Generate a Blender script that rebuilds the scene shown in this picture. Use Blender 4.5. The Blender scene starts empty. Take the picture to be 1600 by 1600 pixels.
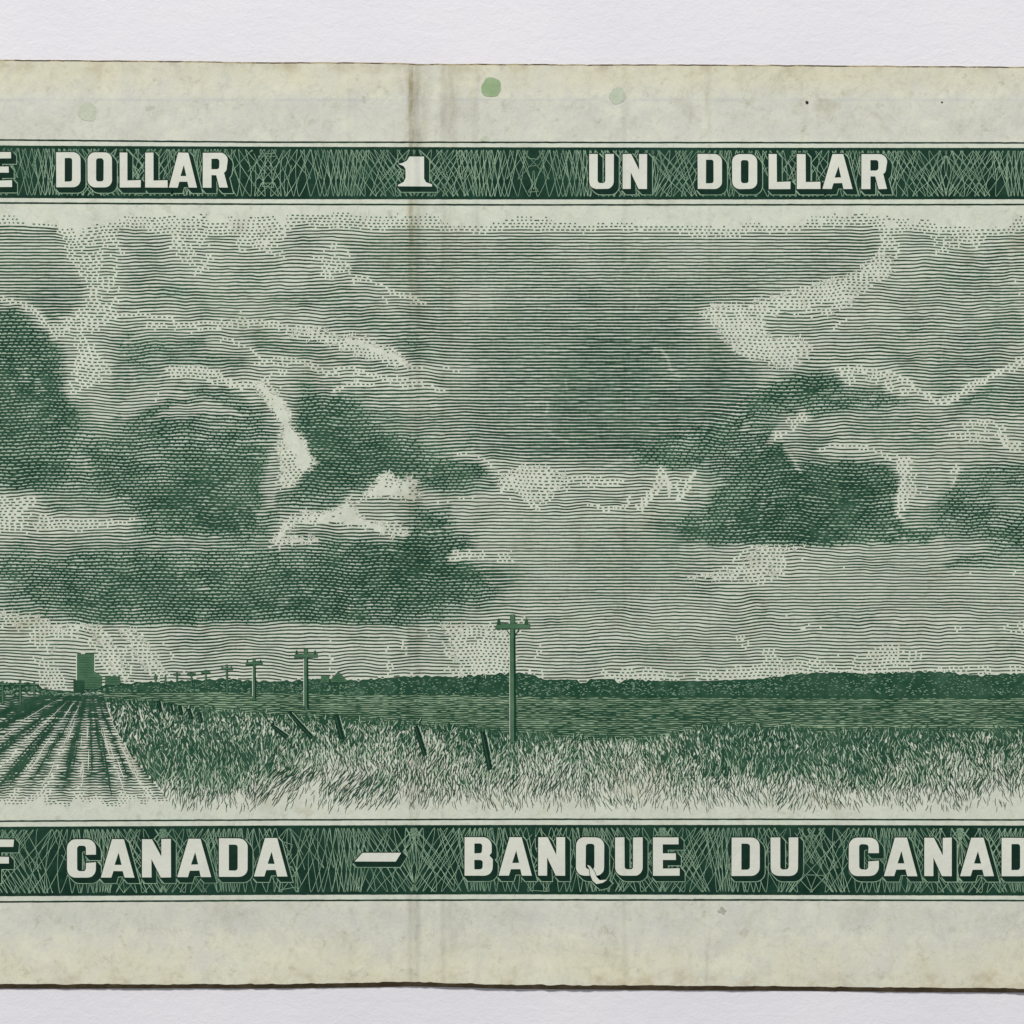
import bpy, math, random
import numpy as np
from mathutils.geometry import tessellate_polygon
from mathutils import Vector

# ------------------------------------------------------------------ camera, light, exposure
# 1 unit = 1 cm.  The note is drawn in "px" of 0.005 cm, origin at its middle, y down.
sc = bpy.context.scene
sc.unit_settings.scale_length = 0.01
S = 0.005
Z0 = 0.022                       # top face of the paper above the table

def P(x, y, z=0.0):
    return ((x - 800) * S, (800 - y) * S, z)

cam_d = bpy.data.cameras.new('camera'); cam = bpy.data.objects.new('camera', cam_d)
sc.collection.objects.link(cam)
cam.location = (0, 0, 30 + Z0)
cam_d.sensor_width = 36; cam_d.lens = 36 * 30 / 8.0
cam_d.clip_start = 0.5; cam_d.clip_end = 500
sc.camera = cam

w = bpy.data.worlds.new('World'); sc.world = w; w.use_nodes = True
w.node_tree.nodes['Background'].inputs[0].default_value = (0.93, 0.96, 1.0, 1)
w.node_tree.nodes['Background'].inputs[1].default_value = 0.26

def area(name, loc, target, size, power, col):
    d = bpy.data.lights.new(name, 'AREA'); d.shape = 'RECTANGLE'
    d.size = size[0]; d.size_y = size[1]; d.energy = power; d.color = col
    o = bpy.data.objects.new(name, d); sc.collection.objects.link(o)
    o.location = loc
    o.rotation_euler = (Vector(target) - Vector(loc)).to_track_quat('-Z', 'Y').to_euler()
    return o
area('window_light', (-12, 78, 70), (0, 0, 0), (19, 10), 115000, (1.0, 0.985, 0.96))
sc.view_settings.view_transform = 'Standard'
sc.view_settings.look = 'None'
sc.view_settings.exposure = 0.0
sc.view_settings.gamma = 1.0
sc.view_settings.use_curve_mapping = False

rng = np.random.default_rng(7)
random.seed(7)

# ------------------------------------------------------------------ noise and fields
def _hash(ix, iy, seed):
    h = (ix.astype(np.int64) * 374761393 + iy.astype(np.int64) * 668265263 + seed * 974711) & 0xffffffff
    h = ((h ^ (h >> 13)) * 1274126177) & 0xffffffff
    h = h ^ (h >> 16)
    return (h & 0xffff) / 32767.5 - 1.0

def noise(x, y, seed=0):
    x = np.asarray(x, float); y = np.asarray(y, float)
    ix = np.floor(x); iy = np.floor(y); fx = x - ix; fy = y - iy
    fx = fx * fx * fx * (fx * (fx * 6 - 15) + 10); fy = fy * fy * fy * (fy * (fy * 6 - 15) + 10)
    a = _hash(ix, iy, seed); b = _hash(ix + 1, iy, seed); c = _hash(ix, iy + 1, seed); d = _hash(ix + 1, iy + 1, seed)
    return (a + (b - a) * fx) * (1 - fy) + (c + (d - c) * fx) * fy

def fbm(x, y, s, seed=0, o=3):
    v = 0; amp = 1; t = 0
    for i in range(o):
        v = v + amp * noise(np.asarray(x) / s + 13.7 * i, np.asarray(y) / s + 5.1 * i, seed + i * 17); t += amp
        amp *= 0.55; s = s / 2.1
    return v / t

def grid_sample(rows, ys, dx, x, y):
    """smooth sampling of a table of digits; rows at heights ys, columns every dx from 0"""
    T = np.array([[float(int(c)) for c in r] for r in rows])
    n = T.shape[1]
    gx = np.clip(x / dx, 0, n - 1.001); gi = np.floor(gx).astype(int); fx = gx - gi; fx = fx * fx * (3 - 2 * fx)
    ys = np.array(ys, float)
    gj = np.clip(np.searchsorted(ys, y, side='right') - 1, 0, len(ys) - 2)
    fy = np.clip((y - ys[gj]) / (ys[gj + 1] - ys[gj]), 0, 1); fy = fy * fy * (3 - 2 * fy)
    a = T[gj, gi] * (1 - fx) + T[gj, gi + 1] * fx
    b = T[gj + 1, gi] * (1 - fx) + T[gj + 1, gi + 1] * fx
    return a * (1 - fy) + b * fy

def poly_mask(X, Y, pts, feather):
    """1 inside, 0 outside, soft over +-feather"""
    pts = np.array(pts, float); n = len(pts)
    m = np.zeros(X.shape)
    x0, y0 = pts.min(0) - feather - 14; x1, y1 = pts.max(0) + feather + 14
    sel = (X > x0) & (X < x1) & (Y > y0) & (Y < y1)
    px = X[sel]; py = Y[sel]
    d = np.full(px.shape, 1e9); ins = np.zeros(px.shape, bool)
    for i in range(n):
        ax, ay = pts[i]; bx, by = pts[(i + 1) % n]
        ex, ey = bx - ax, by - ay
        t = np.clip(((px - ax) * ex + (py - ay) * ey) / (ex * ex + ey * ey + 1e-9), 0, 1)
        d = np.minimum(d, np.hypot(px - ax - t * ex, py - ay - t * ey))
        c = ((ay > py) != (by > py)) & (px < (bx - ax) * (py - ay) / (by - ay + 1e-12) + ax)
        ins ^= c
    sd = np.where(ins, d, -d)
    m[sel] = np.clip(0.5 + sd / (2 * feather), 0, 1)
    return m

# ------------------------------------------------------------------ materials
def lin(r, g, b):
    f = lambda c: (c / 255 / 12.92) if c / 255 <= 0.04045 else ((c / 255 + 0.055) / 1.055) ** 2.4
    return (f(r), f(g), f(b), 1)

class NT:
    def __init__(s, name):
        s.m = bpy.data.materials.new(name); s.m.use_nodes = True
        s.t = s.m.node_tree; s.n = s.t.nodes; s.b = s.n['Principled BSDF']
        s.tc = s.n.new('ShaderNodeTexCoord')
        s.sep = s.n.new('ShaderNodeSeparateXYZ'); s.t.links.new(s.tc.outputs['Object'], s.sep.inputs[0])
    def link(s, a, b): s.t.links.new(a, b)
    def noise(s, scale, detail=4, rough=0.6, stretch=None, dist=0.0):
        n = s.n.new('ShaderNodeTexNoise'); n.inputs['Scale'].default_value = scale
        n.inputs['Detail'].default_value = detail; n.inputs['Roughness'].default_value = rough
        n.inputs['Distortion'].default_value = dist
        if stretch:
            mp = s.n.new('ShaderNodeMapping'); mp.inputs['Scale'].default_value = stretch
            s.link(s.tc.outputs['Object'], mp.inputs[0]); s.link(mp.outputs[0], n.inputs['Vector'])
        else:
            s.link(s.tc.outputs['Object'], n.inputs['Vector'])
        return n.outputs['Fac']
    def math(s, op, a, b=None, c=None, clamp=False):
        n = s.n.new('ShaderNodeMath'); n.operation = op; n.use_clamp = clamp
        for i, v in enumerate((a, b, c)):
            if v is None: continue
            if isinstance(v, (int, float)): n.inputs[i].default_value = v
            else: s.link(v, n.inputs[i])
        return n.outputs[0]
    def ramp(s, v, lo, hi, a=0.0, b=1.0):
        n = s.n.new('ShaderNodeMapRange'); n.interpolation_type = 'SMOOTHSTEP'
        s.link(v, n.inputs[0])
        for i, q in enumerate((lo, hi, a, b)): n.inputs[i + 1].default_value = q
        return n.outputs[0]
    def mix(s, f, a, b):
        n = s.n.new('ShaderNodeMix'); n.data_type = 'RGBA'
        if isinstance(f, (int, float)): n.inputs[0].default_value = f
        else: s.link(f, n.inputs[0])
        for i, v in ((6, a), (7, b)):
            if isinstance(v, tuple): n.inputs[i].default_value = v
            else: s.link(v, n.inputs[i])
        return n.outputs[2]
    def gauss(s, px, width, axis='x'):
        """soft bump around a px coordinate"""
        c = (px - 800) * S if axis == 'x' else (800 - px) * S
        v = s.sep.outputs[0 if axis == 'x' else 1]
        d = s.math('ABSOLUTE', s.math('SUBTRACT', v, c))
        return s.ramp(d, 0, width * S, 1, 0)
    def band(s, y0, y1, soft=14):
        """1 between px rows y0..y1"""
        v = s.sep.outputs[1]
        a = s.ramp(v, (800 - y1 - soft) * S, (800 - y1 + soft) * S)
        b = s.ramp(v, (800 - y0 - soft) * S, (800 - y0 + soft) * S, 1, 0)
        return s.math('MULTIPLY', a, b)
    def bump(s, h, strength, dist, prev=None):
        n = s.n.new('ShaderNodeBump'); n.inputs['Strength'].default_value = strength
        n.inputs['Distance'].default_value = dist; s.link(h, n.inputs['Height'])
        if prev is not None: s.link(prev, n.inputs['Normal'])
        return n.outputs[0]
    def finish(s, col, rough, spec, normal):
        if isinstance(col, tuple): s.b.inputs['Base Color'].default_value = col
        else: s.link(col, s.b.inputs['Base Color'])
        s.b.inputs['Roughness'].default_value = rough
        s.b.inputs['Specular IOR Level'].default_value = spec
        if normal is not None: s.link(normal, s.b.inputs['Normal'])
        return s.m

def paper_relief(s, fine=1.0):
    """waviness, folds and fibre shared by the paper and the ink lying on it"""
    wav = s.noise(1.1, 2, 0.5)
    nrm = s.bump(wav, 0.5, 0.10)
    crk = s.noise(4.5, 5, 0.55, (1.5, 0.7, 1), 0.4)
    nrm = s.bump(crk, 0.5, 0.024, nrm)
    folds = s.gauss(645, 14)
    for px, wd, k in ((698, 12, -0.6), (980, 10, -0.45), (545, 14, 0.3), (1105, 8, 0.3), (1385, 14, 0.25), (330, 16, -0.3), (742, 9, 0.3)):
        folds = s.math('ADD', folds, s.math('MULTIPLY', s.gauss(px, wd), k))
    nrm = s.bump(folds, 0.8, 0.026, nrm)
    fib = s.noise(26, 4, 0.7)
    nrm = s.bump(fib, 0.45 * fine, 0.004, nrm)
    return nrm

def make_paper(name, stained=True, tint=None):
    s = NT(name)
    big = s.noise(1.3, 4, 0.6); mid = s.noise(5.5, 5, 0.68); finen = s.noise(40, 3, 0.7)
    blot = s.noise(3.0, 6, 0.72, (1.0, 1.0, 1), 0.6)
    cream = lin(217, 217, 199); grey = lin(206, 207, 197); yell = lin(214, 209, 181); green = lin(204, 214, 196)
    col = s.mix(s.ramp(mid, 0.35, 0.65), cream, grey)
    # handled outer margins are yellower, the show-through of the other side makes a greyer strip beside the bands
    outer = s.math('ADD', s.band(60, 140, 22), s.band(1475, 1580, 34), clamp=True)
    col = s.mix(s.math('MULTIPLY', outer, s.ramp(big, 0.3, 0.6, 0.15, 0.75)), col, yell)
    inner = s.math('ADD', s.band(156, 218, 10), s.band(1412, 1452, 18), clamp=True)
    col = s.mix(s.math('MULTIPLY', inner, s.ramp(blot, 0.35, 0.6, 0.2, 0.7)), col, lin(201, 202, 191))
    col = s.mix(s.math('MULTIPLY', s.gauss(156, 4, 'y'), s.ramp(s.noise(2.2, 3), 0.4, 0.6, 0.1, 0.4)), col, lin(176, 180, 184))
    # film of ink left on the plate tints the printed middle green
    col = s.mix(s.math('MULTIPLY', s.band(221, 1408, 5), 0.55), col, green)
    if stained:
        dirt = s.math('MULTIPLY', s.ramp(blot, 0.50, 0.68), s.ramp(big, 0.42, 0.62))
        col = s.mix(s.math('MULTIPLY', dirt, 0.55), col, lin(176, 172, 146))
        for px, wd, k in ((643, 6, 0.9), (640, 3, 0.5), (652, 30, 0.42), (704, 20, 0.38), (742, 8, 0.18), (545, 6, 0.10), (980, 6, 0.12), (1104, 5, 0.3), (1080, 5, 0.12)):
            topb = s.ramp(s.sep.outputs[1], (800 - 700) * S, (800 - 110) * S, 0.30, 1.0) if px < 760 else s.math('ADD', s.band(90, 180, 20), s.band(1480, 1550, 20))
            f = s.math('MULTIPLY', s.math('MULTIPLY', s.gauss(px, wd), topb), s.ramp(s.noise(6, 5, 0.7, (2, 0.6, 1)), 0.34, 0.62, 0.15, 1.0))
            col = s.mix(s.math('MULTIPLY', f, k), col, lin(142, 132, 98))
        # grime along the two long edges
        e = s.math('ADD', s.band(80, 112, 12), s.band(1518, 1560, 14), clamp=True)
        col = s.mix(s.math('MULTIPLY', e, s.ramp(s.noise(5, 6, 0.75), 0.45, 0.68, 0.0, 0.55)), col, lin(165, 150, 112))
        sp = s.ramp(s.noise(9, 6, 0.75), 0.56, 0.70)
        col = s.mix(s.math('MULTIPLY', sp, 0.5), col, lin(160, 158, 136))
        mott = s.ramp(s.noise(11, 6, 0.78, (1.3, 0.9, 1), 0.8), 0.48, 0.68)
        col = s.mix(s.math('MULTIPLY', mott, 0.42), col, lin(178, 177, 160))
    if tint: col = s.mix(tint[0], col, tint[1])
    col = s.mix(s.ramp(finen, 0.3, 0.7, 0.0, 0.10), col, lin(235, 234, 220))
    return s.finish(col, 0.85, 0.2, paper_relief(s))

def make_ink(name, dark, pale, wear=0.30):
    s = NT(name)
    f = s.math('MULTIPLY', s.ramp(s.noise(7, 5, 0.7), 0.4, 0.7), wear)
    col = s.mix(f, dark, pale)
    f2 = s.math('MULTIPLY', s.ramp(s.noise(1.1, 3, 0.6), 0.42, 0.68), wear * 0.7)
    col = s.mix(f2, col, pale)
    sp = s.math('MULTIPLY', s.ramp(s.noise(60, 2, 0.6), 0.55, 0.72), wear * 0.8)
    col = s.mix(sp, col, pale)
    return s.finish(col, 0.7, 0.12, paper_relief(s, 1.3))

M_paper = make_paper('aged_banknote_paper')
M_letter = make_paper('unprinted_letter_paper', False, (0.55, lin(217, 218, 207)))
M_ink = make_ink('green_intaglio_ink', lin(25, 63, 46), lin(90, 128, 100), 0.26)
M_pale = make_ink('pale_green_ink', lin(60, 94, 72), lin(112, 140, 112), 0.4)
M_inkf = make_ink('green_field_ink', lin(29, 68, 49), lin(84, 120, 94), 0.26)
M_blade = make_ink('pale_grass_blade', lin(184, 200, 174), lin(150, 176, 148), 0.6)
M_band = make_ink('dark_band_ink', lin(13, 46, 34), lin(54, 94, 74), 0.25)
M_net = make_ink('pale_lathe_lines', lin(152, 180, 152), lin(84, 120, 96), 0.6)
M_mid = make_ink('mid_green_ink', lin(66, 106, 78), lin(110, 142, 108), 0.35)
M_dark = make_ink('shade_ink', lin(10, 40, 30), lin(40, 74, 58), 0.2)
M_tone = make_ink('mid_tone_ink', lin(126, 152, 122), lin(158, 178, 148), 0.7)
M_film1 = make_ink('thin_ink_film', lin(186, 199, 180), lin(197, 206, 189), 0.8)
M_film2 = make_ink('ink_film', lin(160, 178, 156), lin(176, 190, 170), 0.8)
M_spot = make_ink('green_security_dot', lin(136, 162, 120), lin(166, 186, 148), 0.7)
M_spotf = make_ink('faint_security_dot', lin(184, 193, 172), lin(200, 206, 187), 0.85)
M_speck = make_ink('black_speck', lin(40, 42, 38), lin(80, 82, 72), 0.3)
M_stain = make_ink('grey_smudge', lin(158, 160, 144), lin(198, 199, 184), 0.9)

s = NT('soiled_shadow_edge')
M_edge = s.finish(s.mix(s.ramp(s.noise(8, 4, 0.7, (1, .3, 1)), 0.4, 0.65), lin(96, 82, 60), lin(120, 106, 80)), 0.9, 0.1, s.bump(s.noise(30, 3), 0.5, 0.01))  # brown is part soiled paper, part shadow painted in below the note

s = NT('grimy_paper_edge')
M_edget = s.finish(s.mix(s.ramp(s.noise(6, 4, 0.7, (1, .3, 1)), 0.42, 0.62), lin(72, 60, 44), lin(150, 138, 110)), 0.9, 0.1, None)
s = NT('white_board')
tcol = s.mix(s.ramp(s.noise(0.5, 3), 0.3, 0.7), lin(228, 226, 231), lin(233, 231, 235))
tcol = s.mix(s.ramp(s.noise(24, 4, 0.7), 0.5, 0.75, 0, 0.16), tcol, lin(205, 204, 210))
nb = s.bump(s.noise(9, 5, 0.65, (1, 1.4, 1), 0.5), 0.5, 0.009)
nb = s.bump(s.noise(45, 3, 0.6), 0.4, 0.004, nb)
M_table = s.finish(tcol, 0.8, 0.25, nb)

# ------------------------------------------------------------------ mesh helpers
class Mesh:
    def __init__(s): s.v = []; s.f = []; s.mi = []; s.mats = []; s.n = 0
    def slot(s, m):
        if m not in s.mats: s.mats.append(m)
        return s.mats.index(m)
    def add(s, V, F, m):
        V = np.asarray(V, float); F = np.asarray(F, int)
        if len(F) == 0: return
        s.v.append(V); s.f.append((F + s.n)); s.mi.append(np.full(len(F), s.slot(m))); s.n += len(V)
    def poly(s, outer, holes, z, m):
        loops = [outer] + list(holes)
        tri = tessellate_polygon([[Vector((x, y, 0)) for x, y in l] for l in loops])
        pts = [p for l in loops for p in l]
        V = [P(x, y, z) for x, y in pts]; F = []
        for a, b, c in tri:
            ax, ay = pts[a]; bx, by = pts[b]; cx, cy = pts[c]
            area2 = (bx - ax) * (cy - ay) - (by - ay) * (cx - ax)
            if abs(area2) < 1e-9: continue
            F.append((a, b, c) if area2 < 0 else (a, c, b))   # y is down, face must look up
        s.add(V, F, m)
    def stroke(s, pts, widths, z, m):
        """ribbon along a px polyline"""
        p = np.array(pts, float); n = len(p)
        t = np.gradient(p, axis=0); L = np.hypot(t[:, 0], t[:, 1]) + 1e-9
        nx = -t[:, 1] / L; ny = t[:, 0] / L; wd = np.asarray(widths, float) / 2
        a = p + np.c_[nx, ny] * wd[:, None]; b = p - np.c_[nx, ny] * wd[:, None]
        V = np.zeros((2 * n, 3)); q = np.empty((2 * n, 2)); q[0::2] = a; q[1::2] = b
        V[:, 0] = (q[:, 0] - 800) * S; V[:, 1] = (800 - q[:, 1]) * S; V[:, 2] = z
        i = np.arange(n - 1) * 2
        s.add(V, np.c_[i, i + 2, i + 3, i + 1], m)
    def build(s, name, parent=None):
        me = bpy.data.meshes.new(name)
        V = np.concatenate(s.v); me.vertices.add(len(V)); me.vertices.foreach_set('co', V.ravel())
        li = np.concatenate([f.ravel() for f in s.f]); tot = np.concatenate([np.full(len(f), f.shape[1]) for f in s.f])
        me.loops.add(len(li)); me.loops.foreach_set('vertex_index', li.astype(np.int32))
        me.polygons.add(len(tot))
        st = np.zeros(len(tot), int); st[1:] = np.cumsum(tot)[:-1]
        me.polygons.foreach_set('loop_start', st.astype(np.int32)); me.polygons.foreach_set('loop_total', tot.astype(np.int32))
        for m in s.mats: me.materials.append(m)
        me.polygons.foreach_set('material_index', np.concatenate(s.mi).astype(np.int32))
        me.update(calc_edges=True); me.validate()
        o = bpy.data.objects.new(name, me); sc.collection.objects.link(o)
        if parent is not None: o.parent = parent
        return o

# ------------------------------------------------------------------ table
t = Mesh()
t.add([(-60, -60, 0), (60, -60, 0), (60, 60, 0), (-60, 60, 0)], [(0, 1, 2, 3)], M_table)
table = t.build('tabletop'); table['kind'] = 'structure'
table['label'] = 'plain off-white lightly textured surface under the banknote'

# ------------------------------------------------------------------ the note
note = bpy.data.objects.new('banknote', None); sc.collection.objects.link(note)
note['label'] = 'worn green and cream one dollar banknote engraved with a prairie under clouds'
note['category'] = 'banknote'

XL, XR = -914, 2210
def ytop(x): return np.interp(x, [-914, 0, 200, 400, 620, 655, 800, 1200, 1600, 2210], [90, 95.5, 96.5, 99, 100, 102, 102, 103.5, 106.5, 110])
def ybot(x): return np.interp(x, [-914, 0, 400, 600, 640, 800, 1000, 1200, 1600, 2210], [1535, 1537.5, 1537.5, 1535, 1534, 1538, 1539.5, 1540.5, 1544, 1550])

xs = np.arange(XL, XR + 1, 4.0)
jt = 0.7 * fbm(xs, xs * 0, 22, 3) + 0.9 * np.maximum(0, noise(xs / 7.0, xs * 0, 9) - 0.45)
jb = 1.1 * fbm(xs, xs * 0, 26, 5) + 1.6 * np.maximum(0, noise(xs / 8.0, xs * 0, 19) - 0.4)
lift = 0.022 + 0.010 * fbm(xs, xs * 0, 260, 31)
rows = []
stops = [(0.0, 0), (0.012, 0), (0.03, 0), (0.06, 0), (0.2, 0), (0.5, 0), (0.8, 0), (0.915, 0), (0.935, .1), (0.955, .3), (0.975, .6), (0.99, .9), (1.0, 1)]
for f, k in stops:
    ya = ytop(xs) + jt; yb = ybot(xs) - jb
    y = ya + (yb - ya) * f
    z = np.full(xs.shape, Z0) + k * k * lift
    rows.append(np.c_[(xs - 800) * S, (800 - y) * S, z])
n = len(xs); V = np.concatenate(rows); F = []
i = np.arange(n - 1)
for r in range(len(stops) - 1):
    a = r * n + i; F.append(np.c_[a, a + n, a + n + 1, a + 1])
pm = Mesh(); pm.add(V, np.concatenate(F), M_paper)
# edges: cut faces with a little slope, soiled; bottom one widened into a shadow-brown skirt
top = rows[0]; bot = rows[-1]
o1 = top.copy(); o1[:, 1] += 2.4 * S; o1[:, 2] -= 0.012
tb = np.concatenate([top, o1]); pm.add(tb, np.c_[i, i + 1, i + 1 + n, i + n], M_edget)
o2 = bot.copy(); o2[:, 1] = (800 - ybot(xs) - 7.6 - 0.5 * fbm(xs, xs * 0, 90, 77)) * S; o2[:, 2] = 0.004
bb = np.concatenate([bot, o2]); pm.add(bb, np.c_[i + n, i + n + 1, i + 1, i], M_edge)  # added skirt, its width and brown stand in for the shadow strip
u1 = o1.copy(); u1[:, 2] -= 0.002; u2 = o2.copy(); u2[:, 2] -= 0.002
mid = o1.copy(); mid[:, 1] = (800 - 1420) * S; mid[:, 2] = 0.007
uu = np.concatenate([o1, mid, o2]); pm.add(uu, np.concatenate([np.c_[i, i + 1, i + 1 + n, i + n], np.c_[i + n, i + n + 1, i + 1 + 2 * n, i + 2 * n]]), M_paper)
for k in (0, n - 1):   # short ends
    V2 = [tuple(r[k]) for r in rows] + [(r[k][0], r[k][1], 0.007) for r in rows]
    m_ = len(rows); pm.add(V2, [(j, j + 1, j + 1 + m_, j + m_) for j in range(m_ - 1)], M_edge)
pm.build('paper_sheet', note)

# --- border lines and bands
def curve(vals): return lambda x: np.interp(x, [0, 400, 800, 1200, 1600], vals)
U_l1 = curve([218.5, 222, 222.3, 222.8, 223.2]); U_t = curve([227.5, 229.3, 230.3, 231, 231.3])
U_b = curve([309, 310.8, 311.3, 311.3, 311]); U_l2 = curve([317, 319, 320, 319.8, 319.5])
L_l1 = curve([1283, 1281, 1280, 1280, 1281]); L_t = curve([1292, 1290, 1289, 1289, 1290])
L_b = curve([1400, 1398, 1397, 1398, 1399]); L_l2 = curve([1409, 1407, 1406, 1406, 1407])
bx = np.arange(-860, 2160.1, 3.0)
ZI = Z0 + 0.002
def rule(fy, wd, seed):
    m = Mesh(); y = fy(bx) + 0.25 * fbm(bx, bx * 0, 12, seed)
    m.stroke(np.c_[bx, y], wd * (1 + 0.18 * fbm(bx, bx * 0, 9, seed + 3)), ZI, M_band)
    return m.build('border_line', note)
for fy, wd, sd in ((U_l1, 2.3, 1), (U_l2, 2.4, 2), (L_l1, 2.2, 4), (L_l2, 2.4, 5)): rule(fy, wd, sd)

def band(name, ft, fb, seed):
    m = Mesh(); ya = ft(bx) - 0.5 * np.abs(fbm(bx, bx * 0, 7, seed)); yb = fb(bx) + 0.5 * np.abs(fbm(bx, bx * 0, 7, seed + 1))
    V = np.concatenate([np.c_[(bx - 800) * S, (800 - ya) * S, bx * 0 + ZI], np.c_[(bx - 800) * S, (800 - yb) * S, bx * 0 + ZI]])
    k = len(bx); j = np.arange(k - 1)
    m.add(V, np.c_[j, j + k, j + k + 1, j + 1], M_band)
    return m.build(name, note)
upper = band('upper_band', U_t, U_b, 11)
upper['label'] = 'upper dark green band lettered ONE DOLLAR 1 UN DOLLAR'
lower = band('lower_band', L_t, L_b, 21)
lower['label'] = 'lower dark green band lettered BANK OF CANADA - BANQUE DU CANADA'

# --- lathe work (pale crossing lines) inside the bands
def lathe(parent, ft, fb, axes, seed, P0):
    """geometric-lathe net: chirped waves in several phases, sheared into fans that meet in chevrons on mirror axes"""
    m = Mesh(); x0, x1 = -320, 1920
    zz = ZI + 0.0008
    xs_ = np.arange(x0, x1, 0.4)
    ax = np.array(axes, float)
    d = xs_ - ax[np.argmin(np.abs(xs_[:, None] - ax[None]), 1)]
    ad = np.abs(d); sg = np.sign(d)
    ph0 = 2 * np.pi * ad / P0
    yc = (ft(xs_) + fb(xs_)) / 2; H = (fb(xs_) - ft(xs_)) / 2 - 4.4
    sets = ((34 + 16 * np.cos(ph0 * 1.0 + .4), 3, 0.5 + 0.5 * np.cos(ph0 * 0.8), 1.0),
            (38 - 15 * np.cos(ph0 * 0.7), 3, -0.35 - 0.45 * np.sin(ph0 * 0.9 + .5), 1.0),
            (20 + 7 * np.sin(ph0 * 1.3), 1, 0.9 * np.sin(ph0 * .6 + 1.2), 0.62))
    for q, (lam, nph, shear, amp) in enumerate(sets):
        th = np.cumsum(2 * np.pi / lam) * 0.4
        # make the phase symmetric about each axis
        i0 = np.array([np.argmin(np.abs(xs_ - a_)) for a_ in ax]); near = np.argmin(np.abs(xs_[:, None] - ax[None]), 1)
        th = np.abs(th - th[i0[near]])
        for p_ in range(nph):
            sn = np.sin(th + 2 * np.pi * p_ / nph + q)
            v = amp * np.clip(np.arcsin(sn * .995) * 2 / np.pi * 1.08, -1, 1)
            if q == 2: v = v - 0.36
            yy = yc + H * np.clip(v, -1, 1)
            # fans: lean the line by its height in the band
            f_ = np.clip(ad / 22, 0, 1)
            xx = xs_ + sg * shear * f_ * v * H * 0.8
            wv = (0.78 + 0.20 * noise(xs_ / 3.1, xs_ * 0 + p_, seed + q)) * (0.82 if q == 2 else 1)
            den = (0.55 + 0.6 * np.cos(ph0 * 1.1 + 1.0), 0.5 - 0.6 * np.cos(ph0 * 1.1 + 0.6), 0.35 + 0.5 * np.sin(ph0 * .8))[q] + 0.25 * noise(xs_ / 37, xs_ * 0 + p_ * 3, seed + 60 + q)
            j_ = np.where(den[1:] < (0.12 if p_ else -0.2), 99, np.abs(np.diff(xx)) + np.abs(np.diff(yy)))
            cuts = [0] + list(np.where(j_ > 40)[0] + 1) + [len(xx)]
            for c0, c1 in zip(cuts[:-1], cuts[1:]):
                if c1 - c0 > 3: m.stroke(np.c_[xx[c0:c1], yy[c0:c1]], wv[c0:c1], zz + 0.00022 * (q * 3 + p_), M_net)
    return m.build('lathe_line_net', parent)
lathe(upper, U_t, U_b, (-300, 190, 647, 1020, 1478, 1900), 40, 210)
lathe(lower, L_t, L_b, (-300, 255, 647, 1035, 1500, 1900), 50, 190)

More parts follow.
